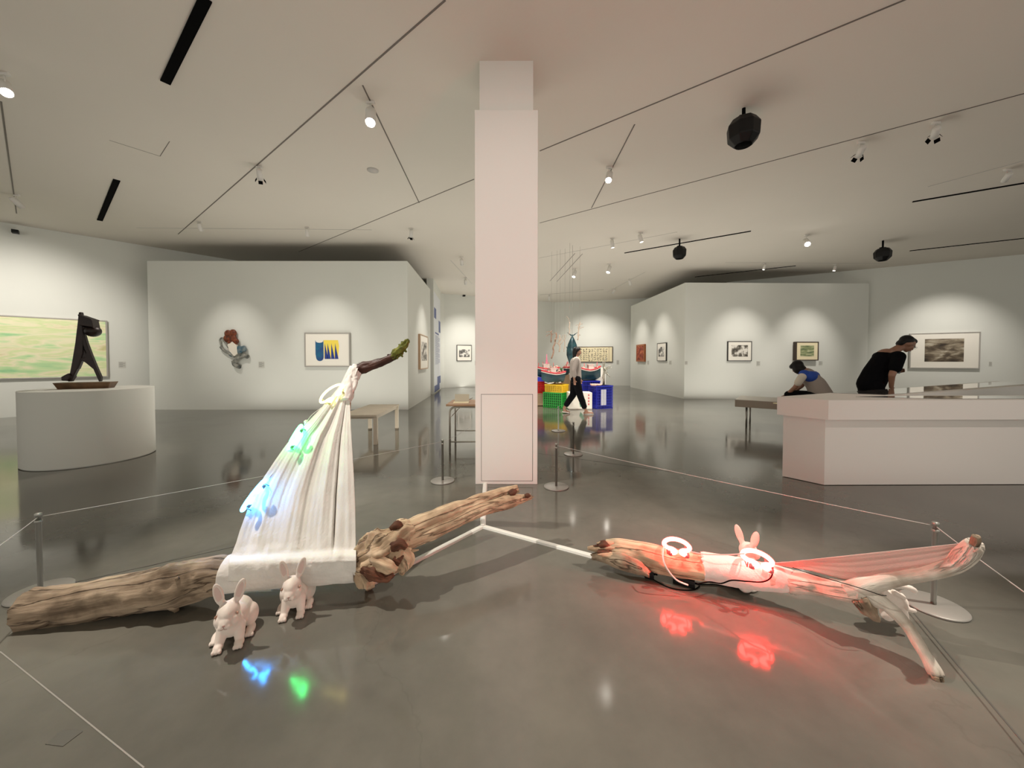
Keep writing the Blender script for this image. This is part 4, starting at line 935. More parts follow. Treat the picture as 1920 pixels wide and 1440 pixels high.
m = MB(); m.prism([(3.8-off.x, 4.00-off.y), (4.5-off.x, 3.78-off.y), (7.1-off.x, 3.82-off.y), (7.1-off.x, 4.09-off.y), (4.55-off.x, 4.09-off.y)], Tt-.004, Tt+.001); m.build('glass_pane', 'glasstop', t, 'front glass pane')
m = MB(); m.prism([(4.35-off.x, 4.22-off.y), (9.45-off.x, 6.45-off.y), (9.25-off.x, 6.85-off.y), (3.95-off.x, 4.48-off.y)][::1], Tt-.004, Tt+.001); m.build('glass_pane', 'glasstop', t, 'rear glass pane')

# ================================================================ BENCHES AND TABLE
M['benchwood'] = mat('bench_plywood', (.50, .43, .33), .5, noise_amt=.12, noise_scale=6); M['benchleg'] = mat('bench_leg_paint', (.47, .41, .32), .5)
t = thing('bench', 'low pale wooden bench behind the cloth sail, in front of the left partition', 'bench', (-2.4, 6.22, 0), math.radians(3))
MB().b2((-.28, -.68, .435), (.28, .68, .465)).build('seat', 'benchwood', t, bevel=.003)
for x in (-.25, .25):
    for y in (-.62, .62): MB().b2((x-.028, y-.028, 0), (x+.028, y+.028, .435)).build('leg', 'benchleg', t)
MB().b2((-.24, -.6, .395), (.24, -.58, .435)).b2((-.24, .58, .395), (.24, .6, .435)).b2((-.26, -.6, .395), (-.24, .6, .435)).b2((.24, -.6, .395), (.26, .6, .435)).build('apron', 'benchleg', t)
M['greybench'] = mat('grey_bench', (.30, .26, .21), .6); M['greytop'] = mat('grey_bench_top', (.42, .40, .35), .5)
fl = P(1378, 749, 7.0); bz = fl.z
t = thing('bench', 'long grey slab bench on thin legs behind the glass topped display table', 'bench', (fl.x, 7.0, 0), math.radians(-38))
MB().b2((0, 0, bz-.14), (1.75, .95, bz-.006)).build('seat', 'greybench', t, bevel=.004); MB().b2((0, 0, bz-.006), (1.75, .95, bz)).build('seat_cover', 'greytop', t)
for x in (.18, 1.6):
    for y in (.12, .83): MB().bar((x, y, 0), (x, y, bz-.14), .018).build('leg', 'steel', t)
BENCH = t
# wooden table with tubular legs left of the pillar
M['tabletop'] = mat('table_wood', (.46, .27, .15), .45, noise_amt=.15, noise_scale=8); M['tubesteel'] = mat('tube_steel', (.42, .38, .32), .35, metal=.7)
cn = P(836, 758, 5.02); X0 = cn.x; X1 = X0+1.25; Y0 = 5.02; Y1 = 5.62; TZ = cn.z
t = thing('table', 'wooden table with bent tube legs partly hidden behind the pillar', 'table', ((X0+X1)/2, (Y0+Y1)/2, 0))
hx = (X1-X0)/2; hy = (Y1-Y0)/2
MB().b2((-hx, -hy, TZ-.028), (hx, hy, TZ)).build('tabletop', 'tabletop', t, bevel=.004)
for y in (-hy+.05, hy-.05):
    q = hx-.045; z_ = TZ-.045
    pts = [(-q, y, 0), (-q, y, z_-.08)] + [(-q+.08-.08*math.cos(a), y, z_-.08+.08*math.sin(a)) for a in [PI/2*i/6 for i in range(1, 7)]] + [(q-.08+.08*math.sin(a), y, z_-.08+.08*math.cos(a)) for a in [PI/2*i/6 for i in range(0, 7)]] + [(q, y, 0)]
    MB().tube(pts, .014, 10).build('leg_frame', 'tubesteel', t)
    MB().bar((-q, y, .16 if y < 0 else .22), (q, y, .16 if y < 0 else .22), .009).build('crossbar', 'tubesteel', t)
MB().bar((-hx+.05, -hy+.05, .5), (-hx+.2, hy-.05, TZ-.03), .005).bar((-hx+.2, -hy+.05, TZ-.03), (-hx+.06, hy-.05, .5), .005).build('brace', 'tubesteel', t)
# open book with white sheet
bk = P(866, 748, 5.3)
t = thing('guest_book', 'open cream folder standing propped on the wooden table', 'book', (bk.x, 5.30, TZ), math.radians(4))
M['folder'] = mat('cream_folder', (.58, .53, .42), .6); M['folderedge'] = mat('folder_edge', (.2, .17, .14), .6)
MB().box((0, .03, .055), (.21, .008, .115), Matrix.Rotation(-.28, 3, 'X')).build('cover', 'folder', t)
MB().b2((-.115, -.17, 0), (.105, .02, .006)).build('page', 'cream', t)
MB().bar((.10, .04, .03), (.16, -.02, .06), .004).build('support', 'folderedge', t)

# ================================================================ FISHING INSTALLATION
def crate(label, c, d, m, rz=0, ribs=9, rows=6, opn=True):
    t = thing('plastic_crate', label, 'crate', c, rz); x, y, z_ = d[0]/2, d[1]/2, d[2]; T = .012
    m_ = MB(); m_.b2((-x+.01, -y+.01, 0), (x-.01, y-.01, .012)).build('bottom', m, t)
    m_ = MB()
    for s in (-1, 1):
        for i in range(ribs+1):
            xx = -x+.01+(2*x-.02)*i/ribs; m_.b2((xx-.007, s*y-T/2, 0), (xx+.007, s*y+T/2, z_)); yy = -y+.01+(2*y-.02)*i/ribs; m_.b2((s*x-T/2, yy-.007, 0), (s*x+T/2, yy+.007, z_))
        for j in range(rows+1):
            zz = .012+(z_-.024)*j/rows; w_ = .012 if j in (0, rows) else .006
            m_.b2((-x, s*y-T/2-.002, zz-w_), (x, s*y+T/2+.002, zz+w_)); m_.b2((s*x-T/2-.002, -y, zz-w_), (s*x+T/2+.002, y, zz+w_))
    m_.build('lattice_wall', m, t)
    m_ = MB(); q_ = .02
    for lo, hi in (((-x+q_, -y+q_, .012), (x-q_, -y+q_+.004, z_-.01)), ((-x+q_, y-q_-.004, .012), (x-q_, y-q_, z_-.01)), ((-x+q_, -y+q_, .012), (-x+q_+.004, y-q_, z_-.01)), ((x-q_-.004, -y+q_, .012), (x-q_, y-q_, z_-.01))): m_.b2(lo, hi)
    m_.build('shade_liner', m+'_shaded', t)  # added liner, its darker colour paints the shade behind the lattice
    m_ = MB(); r_ = .02
    for a, b in (((-x-.01, -y-.01), (x+.01, -y+r_)), ((-x-.01, y-r_), (x+.01, y+.01)), ((-x-.01, -y), (-x+r_, y)), ((x-r_, -y), (x+.01, y))): m_.b2((*a, z_-.03), (*b, z_))
    m_.build('rim', m, t); return t
M['cgreen'] = mat('green_plastic', (.012, .30, .03), .35); M['cyellow'] = mat('yellow_plastic', (.80, .52, .02), .35); M['cblue'] = mat('blue_plastic', (.012, .02, .34), .35); M['cred'] = mat('red_plastic', (.55, .015, .012), .35)
YI = 9.3
for q_, c_ in (('cgreen', (.004, .10, .012)), ('cyellow', (.38, .20, .006)), ('cblue', (.005, .008, .11)), ('cred', (.2, .005, .004))): M[q_+'_shaded'] = mat(q_+'_shaded', c_, .5)  # darkened copies of the crate colours stand in for shade inside
def XI(px, Y): return (px-960)/F*Y
gy = G(1042, 765).y+.25
crate('green lattice crate on the floor under the yellow one', (XI(1042, gy), gy, 0), (.56, .42, .42), 'cgreen', math.radians(-32))
crate('yellow lattice crate stacked on the green one', (XI(1044, gy), gy, .42), (.52, .42, .22), 'cyellow', math.radians(-32))
by = G(1126, 767).y+.28
crate('tall dark blue lattice crate at the right of the boats, its front stripes facing us', (XI(1126, by), by, 0), (.50, .42, .62), 'cblue', math.radians(20), 10, 8)
M['stripewhite'] = mat('white_strip', (.7, .7, .75), .5)
st = thing('card_sheet', 'white barred card inside the blue crate front', 'card', (XI(1126, by)-.06*math.cos(.35)+.245*math.sin(.35), by-.06*math.sin(.35)-.245*math.cos(.35), .10), math.radians(20)); m_ = MB()
for i in range(5): m_.b2((-.08+i*.034, -.004, 0), (-.062+i*.034, .004, .42))
m_.build('white_bars', 'stripewhite', st)
crate('blue crate behind the tall dark blue one', (XI(1105, 10.45), 10.45, .0), (.5, .4, .72), 'cblue', .1)
crate('red crate on a brown box beside the pillar edge', (XI(1014, 10.55), 10.55, .36), (.45, .4, .34), 'cred', .2)
def box(name, label, c, d, m, rz=0, extra=None, cat='box'):
    t = thing(name, label, cat, c, rz); MB().b2((-d[0]/2, -d[1]/2, 0), (d[0]/2, d[1]/2, d[2])).build('carton', m, t, bevel=.006)
    if extra: extra(t, d)
    return t
M['carton'] = mat('brown_board', (.36, .25, .15), .7); M['foam'] = mat('white_foam_box', (.78, .74, .66), .6); M['pinkprint'] = mat('pink_print', (.6, .1, .12), .6); M['greenprint'] = mat('green_leaf_print', (.12, .3, .2), .6)
def frame_x(t, d):
    MB().b2((-d[0]/2+.02, -d[1]/2-.006, .05), (d[0]/2-.02, -d[1]/2, .07)).b2((-d[0]/2+.02, -d[1]/2-.006, d[2]-.07), (d[0]/2-.02, -d[1]/2, d[2]-.05)).build('tape', 'frame_wood', t)
box('wooden_box', 'brown box under the red crate at the pillar edge', (XI(1014, 10.55), 10.55, 0), (.45, .42, .36), 'carton', .2, frame_x)
def prints(t, d):
    m_ = MB(); m_.slab([(.0, .06), (.07, .14), (.14, .24), (.10, .30), (.04, .26), (-.03, .17)], -d[1]/2-.004, -d[1]/2); m_.build('leaf_print', 'greenprint', t)
    m_ = MB()
    for i in range(4): m_.b2((.20, -d[1]/2-.004, .12+i*.08), (.235, -d[1]/2, .165+i*.08))
    m_.build('printed_characters', 'pinkprint', t)
box('foam_box', 'white printed foam box between the green and blue crates, behind the walking visitor', (XI(1086, 9.75), 9.75, 0), (.62, .4, .45), 'foam', 0, prints)
box('foam_box', 'tall plain white foam box standing behind the blue crates and the dried branch', (XI(1124, 10.85), 10.85, .0), (.3, .28, 1.08), 'foam', 0)

M['hull'] = mat('teal_hull', (.004, .05, .058), .4, col2=(.008, .03, .045, 1), noise_scale=7); M['hullred'] = mat('red_rail', (.62, .04, .05), .4); M['hullwhite'] = mat('white_rail', (.75, .62, .55), .5); M['deckpink'] = mat('deck_clutter', (.6, .25, .18), .6, col2=(.75, .6, .5, 1), noise_scale=30)
def boat(label, c, L, Wd, Hh, rz):
    t = thing('model_boat', label, 'boat', c, rz); n = 18; vs = []; sec = 7
    for i in range(n+1):
        u = i/n; wv = Wd/2*(math.sin(PI*min(1, (u*.82+.18)))**.55 if u < 1 else 0)*(1 if u > .0 else 1); zl = Hh*(.10+.22*abs(u-.4)**1.5*2)
        wv = Wd/2*max(.02, (1-max(0, u-.55)**2/.2025))*(.86+.14*min(1, u*4)); top = Hh*(.85+.25*abs(u-.4)**1.6*2.4); kz = Hh*.5*max(0, u-.7)**1.4*3
        for j in range(sec):
            a = PI*j/(sec-1); vs.append(((u-.5)*L, -math.cos(a)*wv*(.5+.5*abs(math.cos(a))), kz + (top-kz)*(1-math.sin(a))**1.0))
    fs = [(i*sec+j, i*sec+j+1, (i+1)*sec+j+1, (i+1)*sec+j) for i in range(n) for j in range(sec-1)] + [(i*sec, (i+1)*sec, (i+1)*sec+sec-1, i*sec+sec-1) for i in range(n)] + [list(range(sec)), [n*sec+k_ for k_ in range(sec)][::-1]]
    MB().add(vs, fs, 0).build('hull', 'hull', t)
    for q, (m_, dz, r_) in enumerate((('hullred', 0, .018), ('hullwhite', -.035, .012))):
        m2_ = MB()
        for j in (0, sec-1): m2_.tube([Vector(vs[i*sec+j])+Vector((0, 0, dz)) for i in range(n+1)], r_, 6)
        m2_.bar(Vector(vs[0])+Vector((0, 0, dz)), Vector(vs[sec-1])+Vector((0, 0, dz)), r_); m2_.build('rail', m_, t, 'red rail' if q == 0 else 'white rail')
    rr_ = random.Random(int(L*100)); zt = Hh*.9
    MB().b2((-L*.12, -Wd*.22, zt*.9), (L*.12, Wd*.22, zt+.11)).b2((-L*.16, -Wd*.26, zt+.11), (L*.16, Wd*.26, zt+.125)).build('cabin', 'hullwhite', t)
    m_ = MB()
    for i in range(9): x = rr_.uniform(-.4, .35)*L; y = rr_.uniform(-.3, .3)*Wd; m_.ball((x, y, zt+rr_.uniform(.0, .05)), rr_.uniform(.02, .04), seg=8)
    m_.build('deck_load', 'deckpink', t)
    m_ = MB()
    for x in (-.3, -.1, .12, .3): m_.bar((x*L, 0, zt*.8), (x*L+rr_.uniform(-.02, .02), 0, zt+rr_.uniform(.12, .2)), .007)
    m_.build('mast', 'hullred', t); return t
boat('teal model boat with red rail above the green and yellow crates, nearest', (XI(1036, 9.85), 9.85, .70), .66, .30, .30, math.radians(200))
boat('teal model boat with white rail behind the nearest one, beside the pillar', (XI(1024, 10.5), 10.5, .82), .74, .3, .28, math.radians(185))
boat('teal model boat with red rail on the blue crate right of the walking visitor', (XI(1107, 10.35), 10.35, .73), .62, .3, .36, math.radians(10))
boat('small teal model boat partly hidden behind the walking visitor', (XI(1064, 10.9), 10.9, .86), .36, .2, .24, math.radians(70))
box('blue_block', 'blue plank block under the teal boats', (XI(1022, 10.45), 10.45, .70), (.5, .3, .12), 'cblue')
box('wooden_box', 'dark slab supporting the nearest teal boat on the yellow crate', (XI(1040, gy+.05), gy+.05, .64), (.3, .16, .055), 'carton')
box('wooden_box', 'brown box supporting the small teal boat', (XI(1064, 10.9), 10.9, 0), (.34, .3, .87), 'carton')
# tuna hanging by the tail
fc = P(1073, 640, 9.9); t = thing('tuna_sculpture', 'large dark teal tuna hanging tail up behind the walking visitor', 'fish', fc)
M['tuna'] = mat('tuna_skin', (.008, .03, .04), .25, metal=.2, col2=(.025, .07, .08, 1), noise_scale=9); M['tunabelly'] = mat('tuna_belly', (.35, .45, .45), .3)
m_ = MB(); prof = [(.004, .20), (.015, .17), (.026, .12), (.065, .05), (.12, -.08), (.155, -.24), (.155, -.38), (.11, -.52), (.07, -.64), (.02, -.72)]
m_.lathe(prof[::-1], (0, 0, 0), 24); m_.v = [Vector((v.x, v.y*.7, v.z)) for v in m_.v]; m_.build('body', 'tuna', t)
m_ = MB(); m_.slab([(0, .16), (-.06, .20), (-.15, .25), (-.14, .235), (-.04, .15)], -.008, .008); m_.slab([(0, .16), (.06, .20), (.15, .25), (.14, .235), (.04, .15)], -.008, .008); m_.build('tail_fin', 'tuna', t)
m_ = MB(); m_.slab([(-.11, -.2), (-.17, -.13), (-.12, -.28)], -.006, .006); m_.build('fin', 'tuna', t)
MB().bar((0, 0, .2), (0, 0, CEIL-fc.z), .003, 6).build('hanging_line', 'cord', t)
# hanging driftwood, nets and sticks
M['stick'] = mat('pale_stick', (.42, .28, .2), .7, col2=(.25, .14, .1, 1), noise_scale=20); M['net'] = mat('net_twine', (.46, .36, .28), .8); M['coral'] = mat('grey_coral', (.42, .40, .33), .7, col2=(.2, .2, .16, 1), noise_scale=25)
def hang(label, px0, px1, Y, r, m='stick', name='hanging_stick', tw=3, seed=1, cat='stick'):
    a = P(*px0, Y); b = P(*px1, Y); t = thing(name, label, cat, a); rr_ = random.Random(seed); m_ = MB(); n = 7
    m_.tube(spline([Vector((0, 0, 0)).lerp(b-a, i/n) + Vector((rr_.uniform(-1, 1)*r*1.2, rr_.uniform(-1, 1)*r, 0)) for i in range(n+1)], None, .03)[0], r, 8)
    m_.build('stick', m, t)
    m_ = MB()
    for i in range(tw):
        s = (b-a)*rr_.uniform(.1, .9); e = s + Vector((rr_.uniform(-.16, .16), rr_.uniform(-.05, .05), rr_.uniform(-.1, .22))); m_.tube(spline([s, (s+e)/2+Vector((.02, 0, .02)), e], None, .02)[0], r*.5, 6)
    if tw: m_.build('twigs', m, t)
    MB().bar((0, 0, 0), (0, 0, CEIL-a.z), .002, 5).build('hanging_line', 'cord', t)
hang('thick brown pole hanging slanted above the boats right of the pillar', (1044, 624), (1034, 672), 10.4, .022, seed=1, tw=0)
hang('thin knotted twigs hanging left of the slanted pole', (1034, 620), (1033, 642), 10.5, .016, seed=2, tw=4)
hang('bundle of netting and twigs hanging right of the slanted pole', (1050, 628), (1048, 660), 10.3, .018, 'net', seed=3, tw=5, name='hanging_net', cat='net')
hang('thin stick hanging close left of the tuna', (1059, 627), (1058, 660), 10.2, .009, 'net', seed=4, tw=2)
hang('straight thin stick hanging directly above the tuna tail', (1068, 604), (1067, 628), 9.7, .012, 'net', seed=5, tw=1)
hang('forked antler like twigs hanging right of the tuna', (1087, 604), (1083, 638), 10.0, .015, 'net', seed=6, tw=6)
# coral / dried branches on the blue crate
g_ = P(1132, 718, by); t = thing('dried_branch', 'dried grey coral like branches standing on the tall blue crate', 'branch', (g_.x, by, .62)); m_ = MB(); rr_ = random.Random(8)
m_.tube([(0, 0, 0), (.0, 0, .3), (.02, 0, .55)], [.035, .03, .015], 8)
for i in range(12):
    s = Vector((0, 0, rr_.uniform(.3, .5))); e = s+Vector((rr_.uniform(-.08, .2), rr_.uniform(-.1, .1), rr_.uniform(-.25, .3))); m_.tube([s, (s+e)/2+Vector((0, 0, .05)), e], [.018, .014, .008], 6)
m_.build('stem', 'coral', t)
t = thing('tray', 'pink and white tray lying on the tall blue crate', 'tray', (XI(1118, by-.12), by-.12, .62)); MB().lathe([(.14, 0), (.17, .04), (.15, .04), (.12, .01)], (0, 0, 0), 24).build('dish', 'deckpink', t)
t = thing('paper_flowers', 'cluster of white paper flowers on the yellow crate', 'flowers', (XI(1036, gy-.10), gy-.12, .64)); m_ = MB()
for i in range(14): m_.ball((rr_.uniform(-.22, .2), rr_.uniform(-.15, .1), .02+rr_.uniform(0, .05)), (.045, .04, .022), seg=8)
m_.build('petals', 'foam', t)
t = thing('potted_plant', 'small green plant in a dark red pot between the boats', 'plant', (XI(1050, 11.3), 11.3, .87)); MB().lathe([(.04, 0), (.06, .1), (.055, .1)], (0, 0, 0), 16).build('pot', 'cred', t)
M['leaf'] = mat('leaf_green', (.08, .22, .06), .5); m_ = MB()
for i in range(14): a = i*2.4; e = Vector((math.cos(a)*.1, math.sin(a)*.07, .16+.06*math.sin(i*3))); m_.tube([(0, 0, .09), e*.6+Vector((0, 0, .05)), e], [.004, .014, .003], 5)
m_.build('leaves', 'leaf', t)
box('wooden_box', 'dark red box under the small potted plant', (XI(1050, 11.3), 11.3, 0), (.3, .3, .87), 'cred')
t = thing('bottle_vase', 'pink cone standing on the rear teal boat', 'cone', (XI(1025, 10.5), 10.5, 1.18)); MB().lathe([(.035, 0), (.04, .04), (.02, .16), (.008, .3)], (0, 0, 0), 14).build('cone_body', mat('pink_cone', (.7, .2, .3), .5), t); t.name = 'pink_cone'

# ================================================================ PEOPLE
M['skin'] = mat('skin', (.27, .135, .085), .5); M['hair'] = mat('black_hair', (.005, .004, .004), .5, spec=.25); M['shirtgrey'] = mat('grey_shirt', (.30, .26, .23), .85, bump=.2, bump_scale=30)
M['shirtwhite'] = mat('cream_collar', (.62, .56, .48), .85); M['blackcloth'] = mat('black_cloth', (.004, .004, .005), .95, spec=.08, bump=.2, bump_scale=30); M['bluecloth'] = mat('blue_cloth', (.015, .06, .34), .8); M['shoe'] = mat('shoe_white', (.5, .46, .42), .6)
M['printcloth'] = mat('shirt_print', (.20, .24, .27), .7, col2=(.05, .06, .07, 1), noise_scale=20)
V = Vector
def hand(m, w_, d, s=1, curl=.5, side=None):
    """w_ wrist point, d direction of the hand; five separate fingers"""
    w_ = V(w_); d = V(d).normalized(); side = V(side or (1, 0, 0)); side = (side-d*side.dot(d)).normalized(); nrm = d.cross(side)
    m.capsule(w_, w_+d*.045*s, .022*s, .026*s, 10); m.capsule(w_+d*.03*s+side*.012, w_+d*.075*s+side*.015, .019*s, .016*s, 10); m.capsule(w_+d*.03*s-side*.012, w_+d*.075*s-side*.015, .019*s, .016*s, 10)
    for i, L in enumerate((.062, .072, .068, .052)):
        b = w_+d*.078*s+side*(.027-.018*i)*s; c_ = b+(d*math.cos(curl*.5)+nrm*math.sin(curl*.5))*L*.5*s; e = c_+(d*math.cos(curl*1.4)+nrm*math.sin(curl*1.4))*L*.5*s
        m.capsule(b, c_, .0085*s, .008*s, 8); m.capsule(c_, e, .008*s, .0065*s, 8)
    b = w_+d*.03*s+side*.024*s; c_ = b+(d*.6+side*.8).normalized()*.035*s; e = c_+(d*.95+side*.2+nrm*.2).normalized()*.03*s; m.capsule(b, c_, .011*s, .009*s, 8); m.capsule(c_, e, .009*s, .0075*s, 8)
def head(m, c, fwd, up=(0, 0, 1), s=1):
    """adds skull, face, nose, ears to m; returns the frame"""
    f = V(fwd).normalized(); u = V(up); u = (u-f*u.dot(f)).normalized(); r_ = f.cross(u); R = Matrix((r_, f, u)).transposed(); c = V(c)
    T = lambda x, y, z: c + (R @ V((x, y, z)))*s
    m.ball(T(0, -.012, .02), (.075*s, .092*s, .09*s), R, 20); m.ball(T(0, .028, -.035), (.055*s, .058*s, .062*s), R, 18); m.ball(T(0, .045, -.082), (.03*s, .028*s, .022*s), R, 12)
    m.capsule(T(0, .078, .01), T(0, .098, -.028), .009*s, .013*s, 8)
    for q in (-1, 1): m.ball(T(q*.074, -.005, -.01), (.010*s, .018*s, .03*s), R, 10); m.ball(T(q*.04, .055, -.025), (.024*s, .024*s, .024*s), R, 10)
    m.ball(T(0, .082, -.055), (.024*s, .010*s, .009*s), R, 10); m.ball(T(0, .07, .022), (.05*s, .018*s, .012*s), R, 10)
    return T, R
def face_bits(t, T, R, s=1):
    for q in (-1, 1): MB().ball(T(q*.031, .080, .004), (.012*s, .006*s, .006*s), R, 10).build('eye', 'blackgloss', t)
    MB().tube([T(-.024, .086, -.056), T(0, .092, -.057), T(.024, .086, -.056)], .0035*s, 6).build('mouth', 'rabbit_line', t)

# ---- walking visitor
fy = G(1079, 776).y; fx = XI(1079, fy)
t = thing('person', 'visitor with long black hair walking to the right past the boats in grey top and black trousers', 'person', (fx, fy, 0))
t['label'] = 'person with long black hair walking past the boats in grey top and black trousers'
k_ = 1.0; m = MB(); cap = m.capsule
# skeleton facing +x
hipL, hipR = V((0, .08, .84)), V((0, -.08, .84)); kneeF = V((.10, -.08, .46)); ankF = V((.24, -.08, .09)); kneeB = V((-.04, .08, .46)); ankB = V((-.26, .09, .13))
cap(V((0, 0, .85)), V((.0, 0, 1.0)), .125, .115); cap(V((0, 0, 1.0)), V((.01, 0, 1.25)), .115, .12); cap(V((0, -.12, 1.30)), V((0, .12, 1.30)), .06, .06); cap(V((.01, 0, 1.28)), V((.03, 0, 1.44)), .055, .048)
cap(hipR, kneeF, .085, .055); cap(kneeF, ankF, .052, .034); cap(hipL, kneeB, .085, .055); cap(kneeB, ankB, .052, .034)
cap(ankF, ankF+V((.05, 0, -.055)), .034, .03); cap(ankF+V((-.03, 0, -.055)), ankF+V((.16, 0, -.055)), .032, .024); cap(ankB, ankB+V((.04, 0, -.07)), .034, .03); cap(ankB+V((.0, 0, -.07)), ankB+V((.13, 0, -.10)), .03, .022)
for s in (-1, 1):
    sh = V((0, s*.17, 1.31)); el = V((-.08 if s < 0 else .04, s*.21, 1.06)); wr_ = V((-.06 if s < 0 else .16, s*.2, .84)); cap(sh, el, .048, .038, 12); cap(el, wr_, .037, .026, 12); hand(m, wr_, (.1, 0, -1), .95, .5, (1, 0, 0))
T_, R_ = head(m, (.05, 0, 1.51), (1, 0, -.05), s=.93)
m.blob('body', 'skin', .011, t, 3); face_bits(t, T_, R_, .93)
m = MB(); cap = m.capsule; cap(V((0, -.0, .88)), V((0, 0, 1.0)), .15, .145); cap(V((0, 0, 1.0)), V((.0, 0, 1.24)), .145, .14); cap(V((0, -.14, 1.30)), V((0, .14, 1.30)), .068, .068)
for s in (-1, 1): sh = V((0, s*.17, 1.31)); el = V((-.08 if s < 0 else .04, s*.215, 1.06)); cap(sh, el, .066, .056, 12); cap(el, el+V((.02, 0, -.12)), .056, .05, 12)
m.v = [V((v.x*.98, v.y, max(v.z, .80))) for v in m.v]; m.blob('shirt', 'shirtgrey', .013, t, 3)
m = MB(); m.capsule(V((-.0, -.13, 1.315)), V((0, .13, 1.315)), .074, .074, 14); m.capsule(V((.01, 0, 1.31)), V((.02, 0, 1.36)), .085, .06, 14); m.blob('collar', 'shirtwhite', .012, t, 3, 'cream shoulder yoke')
m = MB(); cap = m.capsule; cap(V((0, -.04, .86)), V((0, .04, .86)), .13, .13); cap(hipR, kneeF, .105, .082); cap(kneeF, V((.2, -.08, .19)), .082, .068); cap(hipL, kneeB, .105, .082); cap(kneeB, V((-.2, .088, .22)), .082, .068); m.blob('trousers', 'blackcloth', .013, t, 3)
m = MB()
m.ball(T_(0, -.035, .035), (.088, .085, .092), R_, 18); m.ball(T_(0, -.075, -.03), (.085, .055, .11), R_, 18); m.ball(T_(0, -.075, -.12), (.07, .045, .08), R_, 16); m.capsule(T_(0, -.03, -.12), V((.07, -.09, 1.12)), .04, .02, 12); m.ball(T_(0, .03, .075), (.07, .05, .035), R_, 14)
m.blob('hair', 'hair', .01, t, 3)
for a in (ankF, ankB):
    m = MB(); m.ball(a+V((.07, 0, -.085 if a is ankF else -.115)), (.13, .045, .02), None if a is ankF else Matrix.Rotation(.22, 3, 'Y'), 14); m.v = [V((v.x, v.y, max(v.z, .001))) for v in m.v]; m.build('shoe', 'shoe', t)

# ---- bending visitor behind the display table
mx, my = 5.87, 5.66; t = thing('person', 'short haired person in black T-shirt bending over the glass display table', 'person', (mx, my, 0), math.radians(-14))
m = MB(); cap = m.capsule
for s in (-1, 1): cap(V((-.22, s*.1, .90)), V((-.16, s*.11, .48)), .095, .06); cap(V((-.16, s*.11, .48)), V((-.2, s*.11, .09)), .058, .038); cap(V((-.22, s*.11, .04)), V((-.02, s*.12, .035)), .036, .03)
cap(V((-.22, 0, .92)), V((-.14, 0, 1.1)), .15, .14); cap(V((-.14, 0, 1.1)), V((-.02, 0, 1.34)), .14, .15); cap(V((.0, -.15, 1.39)), V((.0, .15, 1.39)), .07, .07); cap(V((.03, 0, 1.42)), V((.14, 0, 1.50)), .062, .056)
# far arm and near arm
cap(V((0, -.21, 1.36)), V((-.12, -.27, 1.08)), .055, .042); cap(V((-.12, -.27, 1.08)), V((-.08, -.20, .90)), .04, .028); hand(m, (-.08, -.20, .90), (.5, .3, -.4), 1, .5, (0, 1, 0))
cap(V((0, .21, 1.36)), V((.04, .26, 1.08)), .055, .042); cap(V((.04, .26, 1.08)), V((.16, .10, 1.12)), .04, .028); hand(m, (.16, .10, 1.12), (.5, -.6, .25), 1, .9, (0, 0, 1))
T_, R_ = head(m, (.235, 0, 1.555), (.80, 0, -.60), (.60, 0, .80), s=1.08)
m.blob('body', 'skin', .011, t, 3); face_bits(t, T_, R_, 1.08)
m = MB(); cap = m.capsule; cap(V((-.22, 0, .93)), V((-.15, 0, 1.1)), .172, .168); cap(V((-.15, 0, 1.1)), V((-.03, 0, 1.31)), .168, .165); cap(V((-.0, -.17, 1.365)), V((-.0, .17, 1.365)), .085, .085)
for s in (-1, 1): cap(V((0, s*.21, 1.36)), V((-.07 if s < 0 else .02, s*.25, 1.19)), .08, .078)
m.blob('t_shirt', 'blackcloth', .013, t, 3)
m = MB(); cap = m.capsule
for s in (-1, 1): cap(V((-.22, s*.09, .90)), V((-.16, s*.11, .48)), .115, .09); cap(V((-.16, s*.11, .48)), V((-.2, s*.11, .10)), .088, .07)
m.blob('trousers', 'blackcloth', .014, t, 3)
m = MB(); m.ball(T_(0, -.03, .035), (.083*1.03, .093*1.03, .086*1.03), R_, 20); m.ball(T_(0, -.075, -.03), (.07, .04, .06), R_, 16); m.ball(T_(0, .02, .07), (.065, .06, .045), R_, 14); m.blob('hair', 'hair', .01, t, 2)
MB().slab([(.115, 1.10), (.135, 1.18), (.13, 1.25), (.10, 1.27), (.07, 1.18), (.08, 1.12)], -.06, .08).build('shirt_print', 'printcloth', t, 'pale grey print on the chest')
m = MB(); m.tube([T_(-.07, .0, .005), T_(-.05, .085, .005), T_(0, .1, .005), T_(.05, .085, .005), T_(.07, 0, .005)], .003, 6)
for q in (-1, 1): m.tube([T_(q*.034+math.cos(a)*.022, .095, .0+math.sin(a)*.018) for a in [2*PI*i/12 for i in range(12)]], .002, 5, closed=True)
m.build('glasses', 'steel', t)
for s in (-1, 1): MB().ball((-.11, s*.115, .03), (.14, .05, .028), None, 14).build('shoe', 'blackgloss', t)

